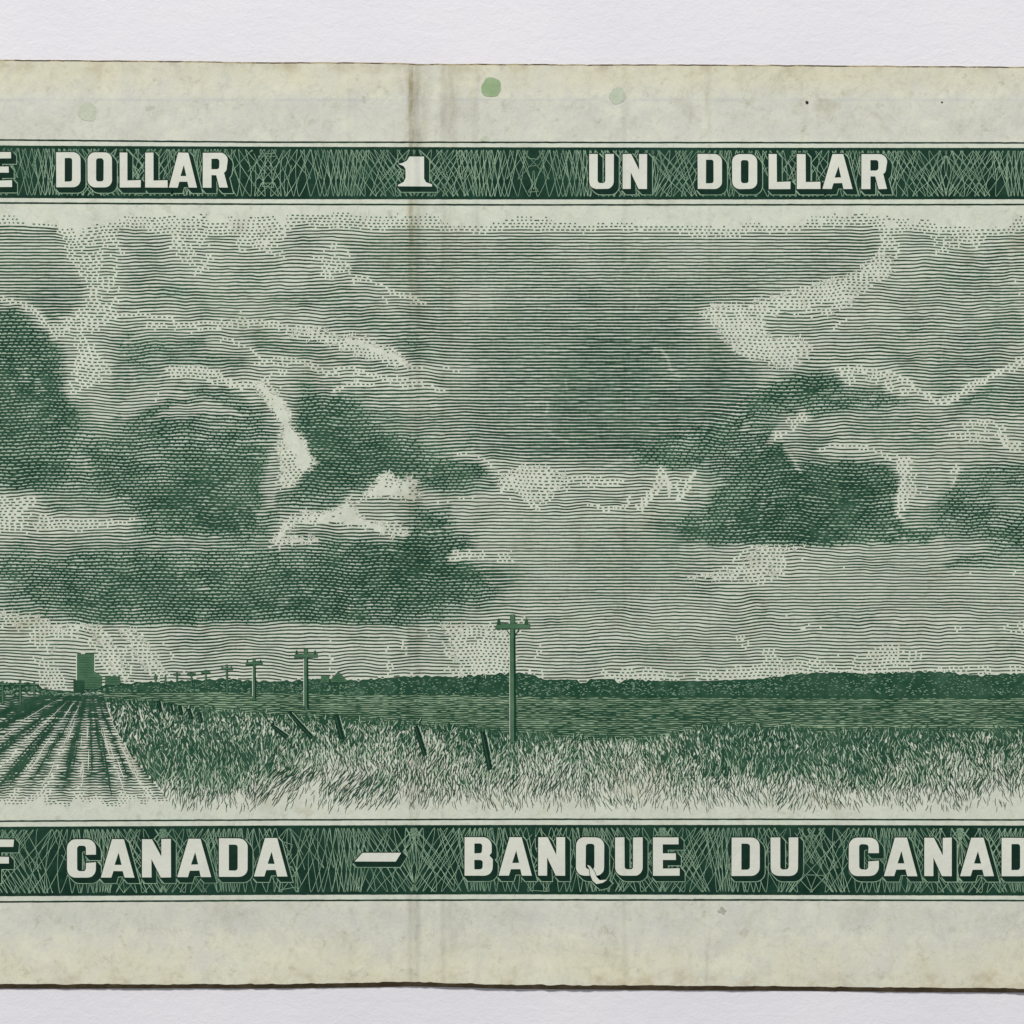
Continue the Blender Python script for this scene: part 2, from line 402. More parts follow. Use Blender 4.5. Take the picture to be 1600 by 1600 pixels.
# --- letters
def arc(cx, cy, rx, ry, a0, a1, k=7):
    return [(cx + rx * math.cos(math.radians(a0 + (a1 - a0) * q / (k - 1))), cy + ry * math.sin(math.radians(a0 + (a1 - a0) * q / (k - 1)))) for q in range(k)]
def rr(x0, y0, x1, y1, tl, tr, br, bl):
    p = []
    p += arc(x0 + tl, y0 + tl, tl, tl, 180, 270) if tl else [(x0, y0)]
    p += arc(x1 - tr, y0 + tr, tr, tr, 270, 360) if tr else [(x1, y0)]
    p += arc(x1 - br, y1 - br, br, br, 0, 90) if br else [(x1, y1)]
    p += arc(x0 + bl, y1 - bl, bl, bl, 90, 180) if bl else [(x0, y1)]
    return p
def glyph(c, w, h):
    v = 0.345 * w if c not in 'LEF' else 0.37 * w; t_ = 0.17 * h; R = 0.30 * w; r = 0.10 * w
    if c == 'D': return rr(0, 0, w, h, 0, R, R, 0), [rr(v, t_ * .95, w - v, h - t_ * .95, 0, r, r, 0)]
    if c == 'O': return rr(0, 0, w, h, R, R, R, R), [rr(v, t_, w - v, h - t_, r, r, r, r)]
    if c == 'Q': return rr(0, 0, w, h, R, R, R, R), [rr(v, t_, w - v, h - t_, r, r, r, r)]
    if c == 'L': return [(0, 0), (v, 0), (v, h - t_ * 1.15), (w, h - t_ * 1.25), (w, h), (0, h)], []
    if c == 'E': return [(0, 0), (w * .96, 0), (w * .96, t_ * 1.05), (v, t_ * 1.05), (v, h * .415), (w * .86, h * .415), (w * .86, h * .585), (v, h * .585), (v, h - t_ * 1.1), (w, h - t_ * 1.15), (w, h), (0, h)], []
    if c == 'F': return [(0, 0), (w, 0), (w - 1, t_ * 1.15), (v, t_ * 1.15), (v, h * .45), (w * .82, h * .45), (w * .82, h * .63), (v, h * .63), (v, h), (0, h)], []
    if c == 'A': return [(w * .33, 0), (w * .69, 0), (w, h), (w * .70, h), (w * .655, h * .83), (w * .37, h * .83), (w * .31, h), (0, h)], [[(w * .53, h * .35), (w * .62, h * .67), (w * .41, h * .67)]]
    if c == 'R':
        o = [(0, 0)] + arc(w - R, R, R, R, 270, 360) + arc(w * .96 - R * .8, h * .60 - R * .8, R * .8, R * .8, 0, 60) + [(w * .86, h * .60), (w, h), (w * .66, h), (w * .54, h * .64), (v, h * .64), (v, h), (0, h)]
        return o, [rr(v, t_, w * .66, h * .47, 0, r, r, 0)]
    if c == 'B':
        o = [(0, 0)] + arc(w * .96 - R, R, R, R, 270, 360) + [(w * .96, h * .40), (w * .88, h * .48), (w, h * .58)] + arc(w - R, h - R, R, R, 0, 90) + [(0, h)]
        return o, [rr(v, t_ * .95, w * .62, h * .42, 0, r, r, 0), rr(v, h * .59, w * .64, h - t_ * .95, 0, r, r, 0)]
    if c == 'U': return [(0, 0), (v, 0)] + [(v, h - t_ - r)] + arc(v + r, h - t_ - r, r, r, 180, 90) + arc(w - v - r, h - t_ - r, r, r, 90, 0) + [(w - v, 0), (w, 0)] + arc(w - R, h - R, R, R, 0, 90) + arc(R, h - R, R, R, 90, 180), []
    if c == 'N': return [(0, 0), (w * .35, 0), (w * .67, h * .46), (w * .67, 0), (w, 0), (w, h), (w * .65, h), (w * .33, h * .52), (w * .33, h), (0, h)], []
    if c == 'K': return [(0, 0), (v, 0), (v, h * .38), (w * .64, 0), (w, 0), (w * .66, h * .45), (w, h), (w * .65, h), (v, h * .58), (v, h), (0, h)], []
    if c == 'C':
        o = arc(R, R, R, R, 180, 270) + arc(w - R, R, R, R, 270, 360) + [(w, h * .40), (w - v * 1.0, h * .40), (w - v * 1.0, t_ + r)] + arc(w - v - r, t_ + r, r, r, 0, -90) + arc(v + r, t_ + r, r, r, 270, 180) + arc(v + r, h - t_ - r, r, r, 180, 90) + arc(w - v - r, h - t_ - r, r, r, 90, 0) + [(w - v, h * .62), (w, h * .60)] + arc(w - R, h - R, R, R, 0, 90) + arc(R, h - R, R, R, 90, 180)
        return o, []
    if c == '1':
        return [(w * .33, 0), (w * .77, 0), (w * .77, h * .74), (w * .83, h * .86), (w, h * .93), (w, h), (0, h), (0, h * .95), (w * .16, h * .85), (w * .22, h * .72), (w * .22, h * .42), (w * .16, h * .32), (0, h * .25), (w * .14, h * .21), (w * .27, h * .13)], []
    if c == '-': return [(w * .17, 0), (w, 0), (w * .88, h), (0, h)], []
def offset(p, d):
    """grow a loop outwards by d px whatever its winding"""
    a = np.array(p, float); k = [0]
    for q in range(1, len(a)):
        if np.hypot(*(a[q] - a[k[-1]])) > 0.05: k.append(q)
    a = a[k]
    ar = 0.5 * np.sum(a[:, 0] * np.roll(a[:, 1], -1) - np.roll(a[:, 0], -1) * a[:, 1]); sg = 1 if ar > 0 else -1
    e1 = a - np.roll(a, 1, 0); e2 = np.roll(a, -1, 0) - a
    e1 /= np.hypot(e1[:, 0], e1[:, 1])[:, None] + 1e-9; e2 /= np.hypot(e2[:, 0], e2[:, 1])[:, None] + 1e-9
    n1 = np.c_[e1[:, 1], -e1[:, 0]]; n2 = np.c_[e2[:, 1], -e2[:, 0]]
    b = n1 + n2; q = (b * n1).sum(1); b = b / np.maximum(q, 0.35)[:, None]
    return [tuple(r) for r in a + sg * d * b]
def letter(c, x0, x1, y0, y1, parent, name='letter'):
    w_, h_ = x1 - x0, y1 - y0
    o, hs = glyph(c, w_, h_)
    loops = [[(x + x0, y + y0) for x, y in l] for l in [o] + hs]
    m = Mesh()
    z = ZI + 0.0025
    depth = 7
    tail = None
    if c == 'Q':
        tl = [(917, 1351), (922, 1353), (929, 1362), (932, 1370), (937, 1375), (949, 1374), (942, 1379), (932, 1381), (926, 1376), (922, 1366), (921, 1357)]
        tail = [(x + x0 - 900, y + y0 - 1308) for x, y in tl]
    srcs = [loops[0]] + ([tail] if tail else [])
    for src in srcs:
        for k in range(2, depth + 1):     # pale rim around the cast block
            m.poly([(x + k * 0.9, y + k) for x, y in offset(src, 2.9)], [], z + k * 0.00004, M_net)
        for k in range(0, depth + 1):     # dark block that makes the letter stand out
            m.poly([(x + k * 0.9, y + k) for x, y in offset(src, 1.6)], [], z + 0.0006 + k * 0.00004, M_dark)
    jit = lambda l: [(x + 0.28 * float(noise(x * .21, y * .21, 71)), y + 0.28 * float(noise(x * .21, y * .21, 72))) for x, y in l]
    m.poly(jit(loops[0]), [jit(l) for l in loops[1:]], z + 0.0016, M_letter)
    if tail:
        m.poly(offset(tail, 1.0), [], z + 0.0018, M_dark); m.poly(tail, [], z + 0.0021, M_letter)
    ob = m.build(name, parent)
    return ob
def utop(x): return np.interp(x, [0, 400, 900, 1600], [237.8, 239, 240.8, 241]); 
def ltop(x): return np.interp(x, [0, 250, 400, 750, 1600], [1311.5, 1311, 1309.5, 1308, 1309])
for c, a, b in [('O', -119, -81), ('N', -69, -31), ('E', -18, 19), ('D', 88, 126), ('O', 137, 175), ('L', 187, 220), ('L', 227, 262), ('A', 264, 308), ('R', 317, 356),
                ('U', 920.5, 959), ('N', 973, 1011), ('D', 1090, 1128), ('O', 1144, 1183), ('L', 1201, 1235), ('L', 1245, 1282), ('A', 1285, 1332), ('R', 1346, 1386)]:
    y = float(utop((a + b) / 2)); letter(c, a, b, y, y + 54.5, upper)
letter('1', 622, 675, 244.5, 291.3, upper, 'numeral')
for c, a, b in [('B', -290, -246), ('A', -238, -186), ('N', -174, -130), ('K', -118, -72), ('O', -40 + 0, -40 + 22), ('F', -22, 22), ('C', 105, 150), ('A', 158, 210), ('N', 222, 267), ('A', 277, 330), ('D', 342, 387), ('A', 397, 449),
                ('B', 726, 770), ('A', 779, 831), ('N', 841, 883), ('Q', 900, 944), ('U', 961, 1004), ('E', 1020, 1062), ('D', 1143, 1187), ('U', 1204, 1247),
                ('C', 1326, 1373), ('A', 1381, 1433), ('N', 1444, 1487), ('A', 1500, 1553), ('D', 1565, 1609), ('A', 1619, 1671)]:
    if c == 'O': a, b = -82, -38
    if c == 'K': a, b = -168, -126
    if c in 'BAN' and a < -100: a -= 50; b -= 50
    y = float(ltop((a + b) / 2)); letter(c, a, b, y, y + 60, lower)
letter('-', 554, 627, 1332.5, 1346, lower, 'dash')

# ------------------------------------------------------------------ engraved sky: coverage field
YS = [300, 328, 340] + list(range(380, 1061, 40)) + [1100]
G = ['0' * 41, '0' * 41,
 '11000111111122111100110000000000111110001',
 '44423442332253555444554454433344555333234',
 '55533443244442555555555455445555543344444',
 '45652455444455434544555655665542323444443',
 '65322333433334555555666666651244433444455',
 '76623655545443245556666777766512344444554',
 '76522552243343353445667777667634523355 44'.replace(' ', ''),
 '87634556653365555556667777777788765335 65'.replace(' ', ''),
 '77764666676277765556667777777654455554333',
 '87767756676267877655677777777684534443443',
 '88767776677468724873233434324788887434666',
 '22677888888766344355423443344789999834567',
 '22222478887244437954444444788998886645677',
 '46766666666667888893344555554432334444567',
 '77788888777878778998744555555323333333333',
 '57788888888888888887444444444443444344444',
 '32234345545555555552244444444444544443333',
 '33333334444443434321334444444434433 23444'.replace(' ', ''),
 '33133333333333333333333322222222222222222',
 '3' * 41]
G = [(r + r[-1] * 41)[:41] for r in G]
RX0, RX1, RY0, RY1, RS = -320, 1920, 300, 1092, 2
gx = np.arange(RX0, RX1 + 1, RS); gy = np.arange(RY0, RY1 + 1, RS)
X, Y = np.meshgrid(gx.astype(float), gy.astype(float))
XF = np.where(X < 0, -X, np.where(X > 1600, 3200 - X, X))       # beyond the photo the sky goes on mirrored
WX = XF + 9 * fbm(XF, Y, 48, 101) + 4 * fbm(XF, Y, 15, 102); WY = Y + 7 * fbm(XF, Y, 42, 103) + 4 * fbm(XF, Y, 14, 104)
T = grid_sample(G, YS, 40, WX, WY)
# billowing texture, absent from the calm open sky
calm = poly_mask(XF, Y, [(560, 320), (1180, 320), (1360, 330), (1340, 420), (1110, 480), (1150, 545), (1190, 590), (1120, 650), (990, 690), (960, 730), (840, 735), (760, 690), (700, 620), (700, 540), (640, 480), (570, 440), (560, 380)], 26)
calm = np.maximum(calm, poly_mask(XF, Y, [(-10, 360), (90, 360), (130, 440), (120, 490), (-10, 455)], 10))
calm = np.maximum(calm, poly_mask(XF, Y, [(760, 810), (1040, 820), (1080, 850), (1080, 940), (800, 940), (740, 860)], 20))
calm = np.maximum(calm, 0.7 * poly_mask(XF, Y, [(1240, 900), (1600, 895), (1600, 950), (1240, 950)], 10))
bil = 0.7 * fbm(XF, Y, 60, 120, 2) + 0.7 * (0.45 - np.abs(fbm(XF + 6 * fbm(XF, Y, 20, 7), Y, 34, 121, 2)) * 2) + 0.30 * fbm(XF, Y, 16, 125, 2)
T = T + (1 - calm) * bil * np.clip(T - 0.5, 0, 1) * np.clip(1.25 - T * 0.11, .35, 1)

FX = XF + 5 * fbm(XF, Y, 26, 201) + 4.2 * fbm(XF, Y, 9, 202, 2); FY = Y + 4.5 * fbm(XF, Y, 24, 203) + 4.0 * fbm(XF, Y, 9, 204, 2)
# dark shapes first (raise), then lights (lower): (kind, value, feather, points)
SH = [
 ('d', 4.6, 3, [(-5, 352), (88, 356), (94, 390), (132, 438), (124, 480), (102, 500), (76, 498), (58, 478), (30, 464), (-5, 458)]),
 ('d', 5.8, 10, [(60, 430), (132, 438), (124, 480), (102, 500), (76, 498), (50, 470)]),
 ('d', 8.3, 36, [(-5, 480), (50, 490), (85, 540), (105, 600), (140, 650), (110, 700), (60, 760), (-5, 770)]),
 ('d', 5.4, 4, [(180, 545), (240, 525), (330, 545), (390, 572), (340, 575), (262, 578), (248, 602), (190, 622), (172, 590)]),
 ('d', 4.2, 4, [(150, 520), (185, 500), (215, 500), (235, 520), (200, 532), (170, 560), (150, 545)]),
 ('d', 7.2, 28, [(200, 640), (250, 610), (330, 600), (395, 640), (425, 690), (415, 750), (400, 800), (330, 810), (180, 780), (150, 740), (140, 690)]),
 ('d', 8.2, 30, [(340, 690), (420, 680), (420, 760), (390, 830), (260, 830), (240, 780)]),
 ('d', 7.8, 20, [(470, 620), (540, 625), (600, 660), (640, 700), (740, 705), (780, 745), (700, 765), (650, 745), (580, 750), (530, 780), (450, 790), (470, 750), (500, 720), (475, 670)]),
 ('d', 7.4, 9, [(60, 868), (80, 845), (180, 838), (280, 820), (400, 800), (440, 862), (560, 858), (640, 850), (655, 820), (640, 790), (700, 795), (716, 850), (735, 895), (775, 905), (800, 915), (735, 945), (700, 965), (640, 976), (520, 974), (400, 969), (300, 975), (160, 977), (85, 972), (50, 958), (0, 948), (0, 870)]),
 ('d', 8.6, 34, [(560, 868), (640, 850), (670, 830), (705, 850), (720, 900), (690, 940), (560, 950), (520, 900)]),
 ('d', 8.3, 26, [(160, 890), (300, 900), (440, 900), (560, 900), (560, 960), (160, 962)]),
 ('d', 8.2, 9, [(1058, 846), (1075, 815), (1095, 812), (1110, 770), (1150, 740), (1185, 690), (1222, 690), (1245, 735), (1300, 718), (1385, 722), (1402, 752), (1397, 800), (1412, 822), (1475, 832), (1440, 848), (1350, 850), (1200, 849)]),
 ('d', 8.8, 26, [(1140, 780), (1250, 745), (1385, 745), (1390, 810), (1300, 825), (1160, 820)]),
 ('d', 7.3, 9, [(1196, 606), (1236, 582), (1312, 582), (1320, 602), (1382, 602), (1400, 618), (1440, 626), (1400, 632), (1330, 640), (1290, 643), (1200, 645)]),
 ('d', 6.4, 5, [(1495, 775), (1500, 740), (1530, 730), (1605, 735), (1605, 840), (1540, 838), (1480, 800)]),
 ('d', 6.3, 3, [(1470, 882), (1500, 868), (1560, 862), (1605, 852), (1605, 888), (1480, 888)]),
 ('d', 5.4, 4, [(1010, 838), (980, 825), (930, 822), (960, 832), (1060, 845), (1070, 835)]),
 ('d', 7.3, 28, [(1210, 640), (1120, 650), (1010, 700), (985, 722), (1050, 728), (1100, 740), (1135, 765), (1100, 800), (1070, 846), (1200, 846), (1210, 690)]),
 ('d', 6.8, 26, [(110, 700), (160, 650), (200, 630), (240, 690), (240, 800), (120, 770), (90, 760)]),
 ('d', 7.4, 28, [(250, 720), (420, 700), (440, 800), (420, 850), (300, 850), (180, 850), (260, 800)]),
 ('d', 7.3, 22, [(0, 860), (120, 850), (260, 840), (420, 850), (420, 960), (100, 965), (0, 940)]),
 ('d', 6.9, 24, [(1450, 800), (1480, 750), (1530, 735), (1605, 740), (1605, 850), (1500, 838), (1430, 835)]),
 ('d', 8.2, 26, [(470, 660), (560, 660), (640, 720), (620, 745), (560, 760), (510, 780), (470, 760), (500, 720)]),
 ('l', 1.9, 5, [(96, 360), (190, 366), (196, 400), (190, 470), (186, 490), (150, 520), (146, 545), (165, 560), (172, 590), (152, 600), (112, 625), (98, 612), (122, 560), (122, 540), (92, 530), (70, 505), (104, 502), (128, 482), (136, 440), (102, 400)]),
 ('l', 3.0, 4, [(138, 605), (150, 603), (172, 625), (180, 650), (160, 665), (148, 650)]),
 ('l', 1.8, 4, [(268, 385), (290, 370), (310, 400), (312, 430), (296, 436), (278, 415)]),
 ('l', 2.0, 3, [(0, 462), (40, 470), (65, 485), (80, 510), (95, 532), (80, 530), (55, 495), (20, 480), (0, 478)]),
 ('l', 1.8, 4, [(195, 497), (232, 502), (290, 505), (320, 512), (400, 500), (400, 512), (330, 518), (300, 524), (262, 520), (232, 515)]),
 ('l', 2.6, 4, [(325, 530), (380, 525), (402, 545), (370, 556), (345, 545)]),
 ('l', 1.3, 3, [(268, 574), (300, 568), (332, 574), (352, 592), (395, 596), (418, 588), (436, 610), (448, 630), (432, 640), (410, 612), (380, 610), (350, 606), (312, 595), (290, 588)]),
 ('l', 2.6, 5, [(180, 640), (215, 615), (250, 600), (275, 600), (255, 625), (215, 645), (190, 660)]),
 ('l', 0.7, 2.5, [(398, 598), (412, 594), (424, 610), (440, 622), (452, 642), (454, 662), (462, 672), (476, 688), (482, 706), (495, 724), (482, 738), (468, 746), (455, 760), (440, 764), (430, 758), (442, 732), (432, 700), (442, 674), (440, 660), (424, 642), (414, 622), (404, 612)]),
 ('l', 3.6, 8, [(425, 690), (440, 740), (430, 790), (415, 800), (408, 760), (418, 720)]),
 ('l', 2.0, 3, [(484, 402), (500, 400), (512, 380), (532, 376), (546, 392), (554, 402), (550, 428), (575, 430), (584, 446), (606, 446), (620, 462), (650, 464), (662, 474), (640, 480), (604, 476), (580, 462), (556, 456), (540, 432), (524, 424), (504, 424), (488, 416)]),
 ('l', 1.9, 3, [(404, 355), (440, 360), (446, 400), (462, 425), (456, 438), (438, 410), (410, 395)]),
 ('l', 1.0, 3, [(455, 520), (500, 512), (530, 526), (572, 524), (582, 536), (612, 544), (628, 556), (640, 574), (612, 572), (585, 562), (556, 556), (534, 542), (490, 532), (462, 530)]),
 ('l', 1.8, 3, [(400, 503), (440, 508), (500, 510), (500, 517), (440, 518), (400, 512)]),
 ('l', 2.0, 3, [(400, 556), (450, 558), (480, 566), (545, 574), (600, 585), (690, 606), (700, 612), (640, 606), (590, 595), (540, 586), (500, 588), (470, 580), (400, 568)]),
 ('l', 1.6, 3, [(516, 612), (528, 598), (560, 592), (592, 596), (590, 604), (550, 606), (530, 614)]),
 ('l', 2.6, 2.5, [(640, 574), (700, 572), (745, 574), (740, 583), (690, 580), (650, 580)]),
 ('l', 2.6, 3, [(710, 462), (740, 450), (772, 450), (760, 462), (768, 480), (716, 488), (706, 478), (740, 470)]),
 ('l', 1.0, 3, [(1098, 494), (1112, 478), (1160, 476), (1200, 464), (1232, 458), (1286, 440), (1330, 428), (1352, 412), (1374, 396), (1400, 400), (1392, 430), (1350, 448), (1322, 476), (1302, 490), (1286, 500), (1226, 488), (1196, 500), (1196, 520), (1220, 530), (1250, 528), (1268, 540), (1264, 560), (1236, 574), (1214, 576), (1196, 562), (1160, 556), (1142, 540), (1124, 524), (1128, 508), (1106, 500)]),
 ('l', 1.5, 3, [(1306, 576), (1350, 574), (1400, 584), (1424, 596), (1448, 612), (1470, 622), (1500, 604), (1520, 592), (1560, 580), (1600, 555), (1600, 572), (1560, 592), (1530, 602), (1508, 622), (1470, 634), (1440, 622), (1396, 618), (1378, 602), (1322, 600)]),
 ('l', 2.2, 3, [(1570, 350), (1600, 470), (1600, 505), (1588, 480)]),
 ('l', 1.7, 3, [(1196, 690), (1210, 668), (1240, 648), (1256, 645), (1270, 658), (1240, 676), (1222, 690)]),
 ('l', 2.4, 4, [(1280, 705), (1310, 690), (1360, 695), (1390, 712), (1350, 714), (1300, 712)]),
 ('l', 2.2, 4, [(1480, 670), (1520, 662), (1560, 668), (1600, 668), (1600, 715), (1580, 718), (1560, 690), (1510, 690), (1490, 690)]),
 ('l', 1.2, 4, [(1392, 706), (1428, 712), (1434, 745), (1428, 775), (1412, 800), (1400, 796), (1404, 764), (1402, 740)]),
 ('l', 1.6, 3, [(1480, 745), (1492, 722), (1508, 726), (1496, 748), (1484, 762)]),
 ('l', 1.0, 2.5, [(778, 744), (800, 738), (820, 728), (850, 728), (884, 742), (872, 758), (846, 782), (820, 776), (806, 766), (782, 764)]),
 ('l', 1.8, 3, [(884, 744), (912, 736), (942, 744), (972, 752), (960, 762), (930, 766), (900, 762)]),
 ('l', 3.0, 4, [(700, 800), (720, 775), (780, 772), (850, 780), (760, 790), (720, 830)]),
 ('l', 0.6, 2.5, [(592, 748), (604, 736), (616, 744), (624, 752), (636, 744), (650, 750), (648, 762), (658, 776), (650, 786), (624, 780), (604, 776), (580, 776), (560, 786), (572, 770)]),
 ('l', 0.6, 2.5, [(505, 800), (532, 792), (544, 778), (554, 790), (560, 804), (586, 816), (606, 820), (624, 820), (636, 836), (628, 842), (606, 834), (584, 832), (564, 826), (520, 814), (500, 818), (462, 816), (446, 832), (440, 842), (474, 838), (498, 840), (488, 850), (448, 854), (422, 858), (424, 846), (436, 832), (442, 814), (470, 800), (482, 796), (490, 804)]),
 ('l', 2.0, 3, [(700, 865), (712, 856), (800, 862), (830, 866), (858, 872), (840, 880), (790, 880), (730, 876), (706, 880)]),
 ('l', 1.3, 3, [(-5, 776), (50, 776), (66, 782), (52, 795), (80, 808), (130, 812), (222, 810), (200, 820), (120, 824), (40, 820), (-5, 816)]),
 ('l', 1.0, 2.5, [(-5, 956), (40, 960), (72, 968), (86, 978), (130, 976), (152, 977), (172, 996), (188, 1024), (200, 1062), (184, 1062), (166, 1024), (150, 996), (140, 984), (60, 984), (40, 976), (-5, 978)]),
 ('l', 1.0, 2.5, [(188, 986), (212, 984), (238, 1020), (262, 1058), (236, 1058), (214, 1026), (200, 1000)]),
 ('l', 4.3, 2.5, [(150, 979), (300, 978), (400, 973), (520, 977), (640, 979), (700, 970), (700, 990), (150, 992)]),
 ('l', 2.8, 2, [(1064, 852), (1200, 853), (1440, 852), (1475, 838), (1475, 866), (1200, 864), (1064, 862)]),
 ('l', 1.6, 2, [(128, 985), (142, 982), (186, 1058), (172, 1058)]),
 ('l', 1.8, 2, [(222, 990), (230, 990), (272, 1058), (262, 1058)]),
 ('l', 1.8, 2, [(672, 982), (680, 982), (728, 1056), (716, 1056)]),
 ('l', 1.8, 4, [(1372, 345), (1402, 345), (1400, 372), (1410, 400), (1392, 412), (1372, 404)]),
 ('l', 2.1, 4, [(1420, 360), (1510, 350), (1530, 385), (1500, 400), (1440, 400)]),
 ('d', 4.4, 4, [(1200, 494), (1240, 488), (1290, 491), (1322, 500), (1290, 520), (1262, 532), (1212, 526), (1198, 512)]),
 ('d', 4.8, 7, [(1245, 560), (1300, 545), (1400, 540), (1480, 560), (1420, 575), (1300, 568)]),
 ('d', 5.2, 6, [(1130, 690), (1150, 650), (1200, 640), (1216, 660), (1196, 690), (1170, 700)]),
 ('d', 5.8, 8, [(200, 552), (300, 548), (380, 560), (380, 574), (300, 566), (262, 570), (248, 596), (190, 606)]),
 ('d', 5.6, 5, [(395, 526), (450, 530), (500, 540), (540, 556), (600, 572), (560, 574), (480, 560), (410, 548)]),
 ('l', 2.6, 4, [(250, 640), (300, 628), (350, 632), (380, 650), (330, 646), (270, 652)]),
 ('l', 2.2, 4, [(680, 712), (740, 706), (778, 724), (790, 745), (776, 750), (758, 726), (720, 716)]),
 ('l', 6.3, 10, [(170, 844), (300, 836), (420, 840), (436, 856), (300, 858), (180, 864)]),
 ('l', 5.6, 9, [(120, 840), (220, 832), (260, 838), (180, 852), (60, 866), (60, 850)]),
 ('l', 3.0, 4, [(0, 986), (110, 986), (120, 1058), (0, 1058)]),
 ('l', 1.8, 2, [(250, 1000), (258, 1000), (292, 1058), (282, 1058)]),
 ('l', 1.9, 2, [(510, 995), (520, 995), (530, 1055), (515, 1055)]),
 ('l', 1.8, 2, [(592, 1000), (602, 996), (616, 1060), (604, 1060)]),
 ('l', 1.7, 2, [(622, 985), (632, 985), (648, 1058), (638, 1058)]),
 ('l', 1.7, 2, [(658, 976), (668, 980), (712, 1058), (698, 1058)]),
 ('l', 1.1, 3, [(690, 976), (730, 976), (800, 990), (806, 1040), (780, 1052), (740, 1058), (722, 1058), (706, 1010)]),
 ('l', 2.3, 4, [(810, 960), (842, 958), (850, 985), (830, 1020), (845, 1050), (812, 1056)]),
 ('l', 1.2, 2.5, [(1076, 902), (1130, 896), (1170, 882), (1164, 872), (1190, 852), (1240, 856), (1262, 852), (1210, 866), (1200, 886), (1220, 892), (1170, 906), (1120, 906)]),
 ('l', 2.2, 3, [(1210, 893), (1300, 888), (1440, 890), (1600, 890), (1600, 900), (1440, 897), (1300, 895), (1200, 899)]),
 ('l', 1.9, 3, [(1080, 1048), (1160, 1044), (1200, 1034), (1320, 1022), (1410, 1016), (1448, 1030), (1440, 1038), (1600, 1040), (1600, 1052), (1060, 1062)]),
 ('l', 2.1, 3, [(960, 1055), (970, 1046), (1010, 1042), (1050, 1048), (1080, 1058), (1000, 1060)]),
 ('l', 2.2, 3, [(1224, 958), (1240, 952), (1290, 976), (1280, 990), (1250, 990), (1230, 975)]),
 ('l', 2.4, 3, [(1130, 980), (1150, 984), (1180, 1000), (1196, 1016), (1170, 1020), (1150, 1000)]),
 ('l', 2.4, 3, [(1460, 1000), (1490, 996), (1486, 1012), (1470, 1022)]),
 ('l', 2.0, 3, [(1540, 976), (1600, 970), (1600, 990), (1570, 992)]),
]
streak = fbm(XF * 0.30 + Y * 0.12 + 3 * fbm(XF, Y, 40, 821), Y + 0.10 * XF + 6 * fbm(XF, Y, 70, 820), 17, 822, 3)
T0_ = np.minimum(T, 3.0); T = T + (1 - calm) * 1.35 * streak * np.clip((T - 1.2) / 1.5, 0, 1); T = np.maximum(T, T0_)
T = T + 0.55 * (1 - .7 * calm) * np.clip((T - 2.5) / 1.5, 0, 1) * np.clip((Y - 350) / 40, 0, 1) * np.clip((820 - Y) / 80, 0, 1)
for kind, val, fe, pts in SH:
    if kind == 'l' and val >= 1.5: val = 0.75 * val + 0.95
    elif kind == 'l' and val >= 0.9: val = val + 0.45
    m_ = poly_mask(FX, FY, pts, fe)
    if kind == 'd': m_ = m_ * m_ * (3 - 2 * m_); T = np.where(m_ > 0, np.maximum(T, T * (1 - m_) + (val + 0.5 * bil) * m_), T)
    else: T = T * (1 - m_) + np.minimum(T, max(val, 0.75) + (1.5 if val < 2.3 else 0.4) * np.clip(fbm(XF, Y, 17, 777, 2), -0.3, 1.0) + 0.4 * np.clip(bil, -0.6, 1.5)) * m_
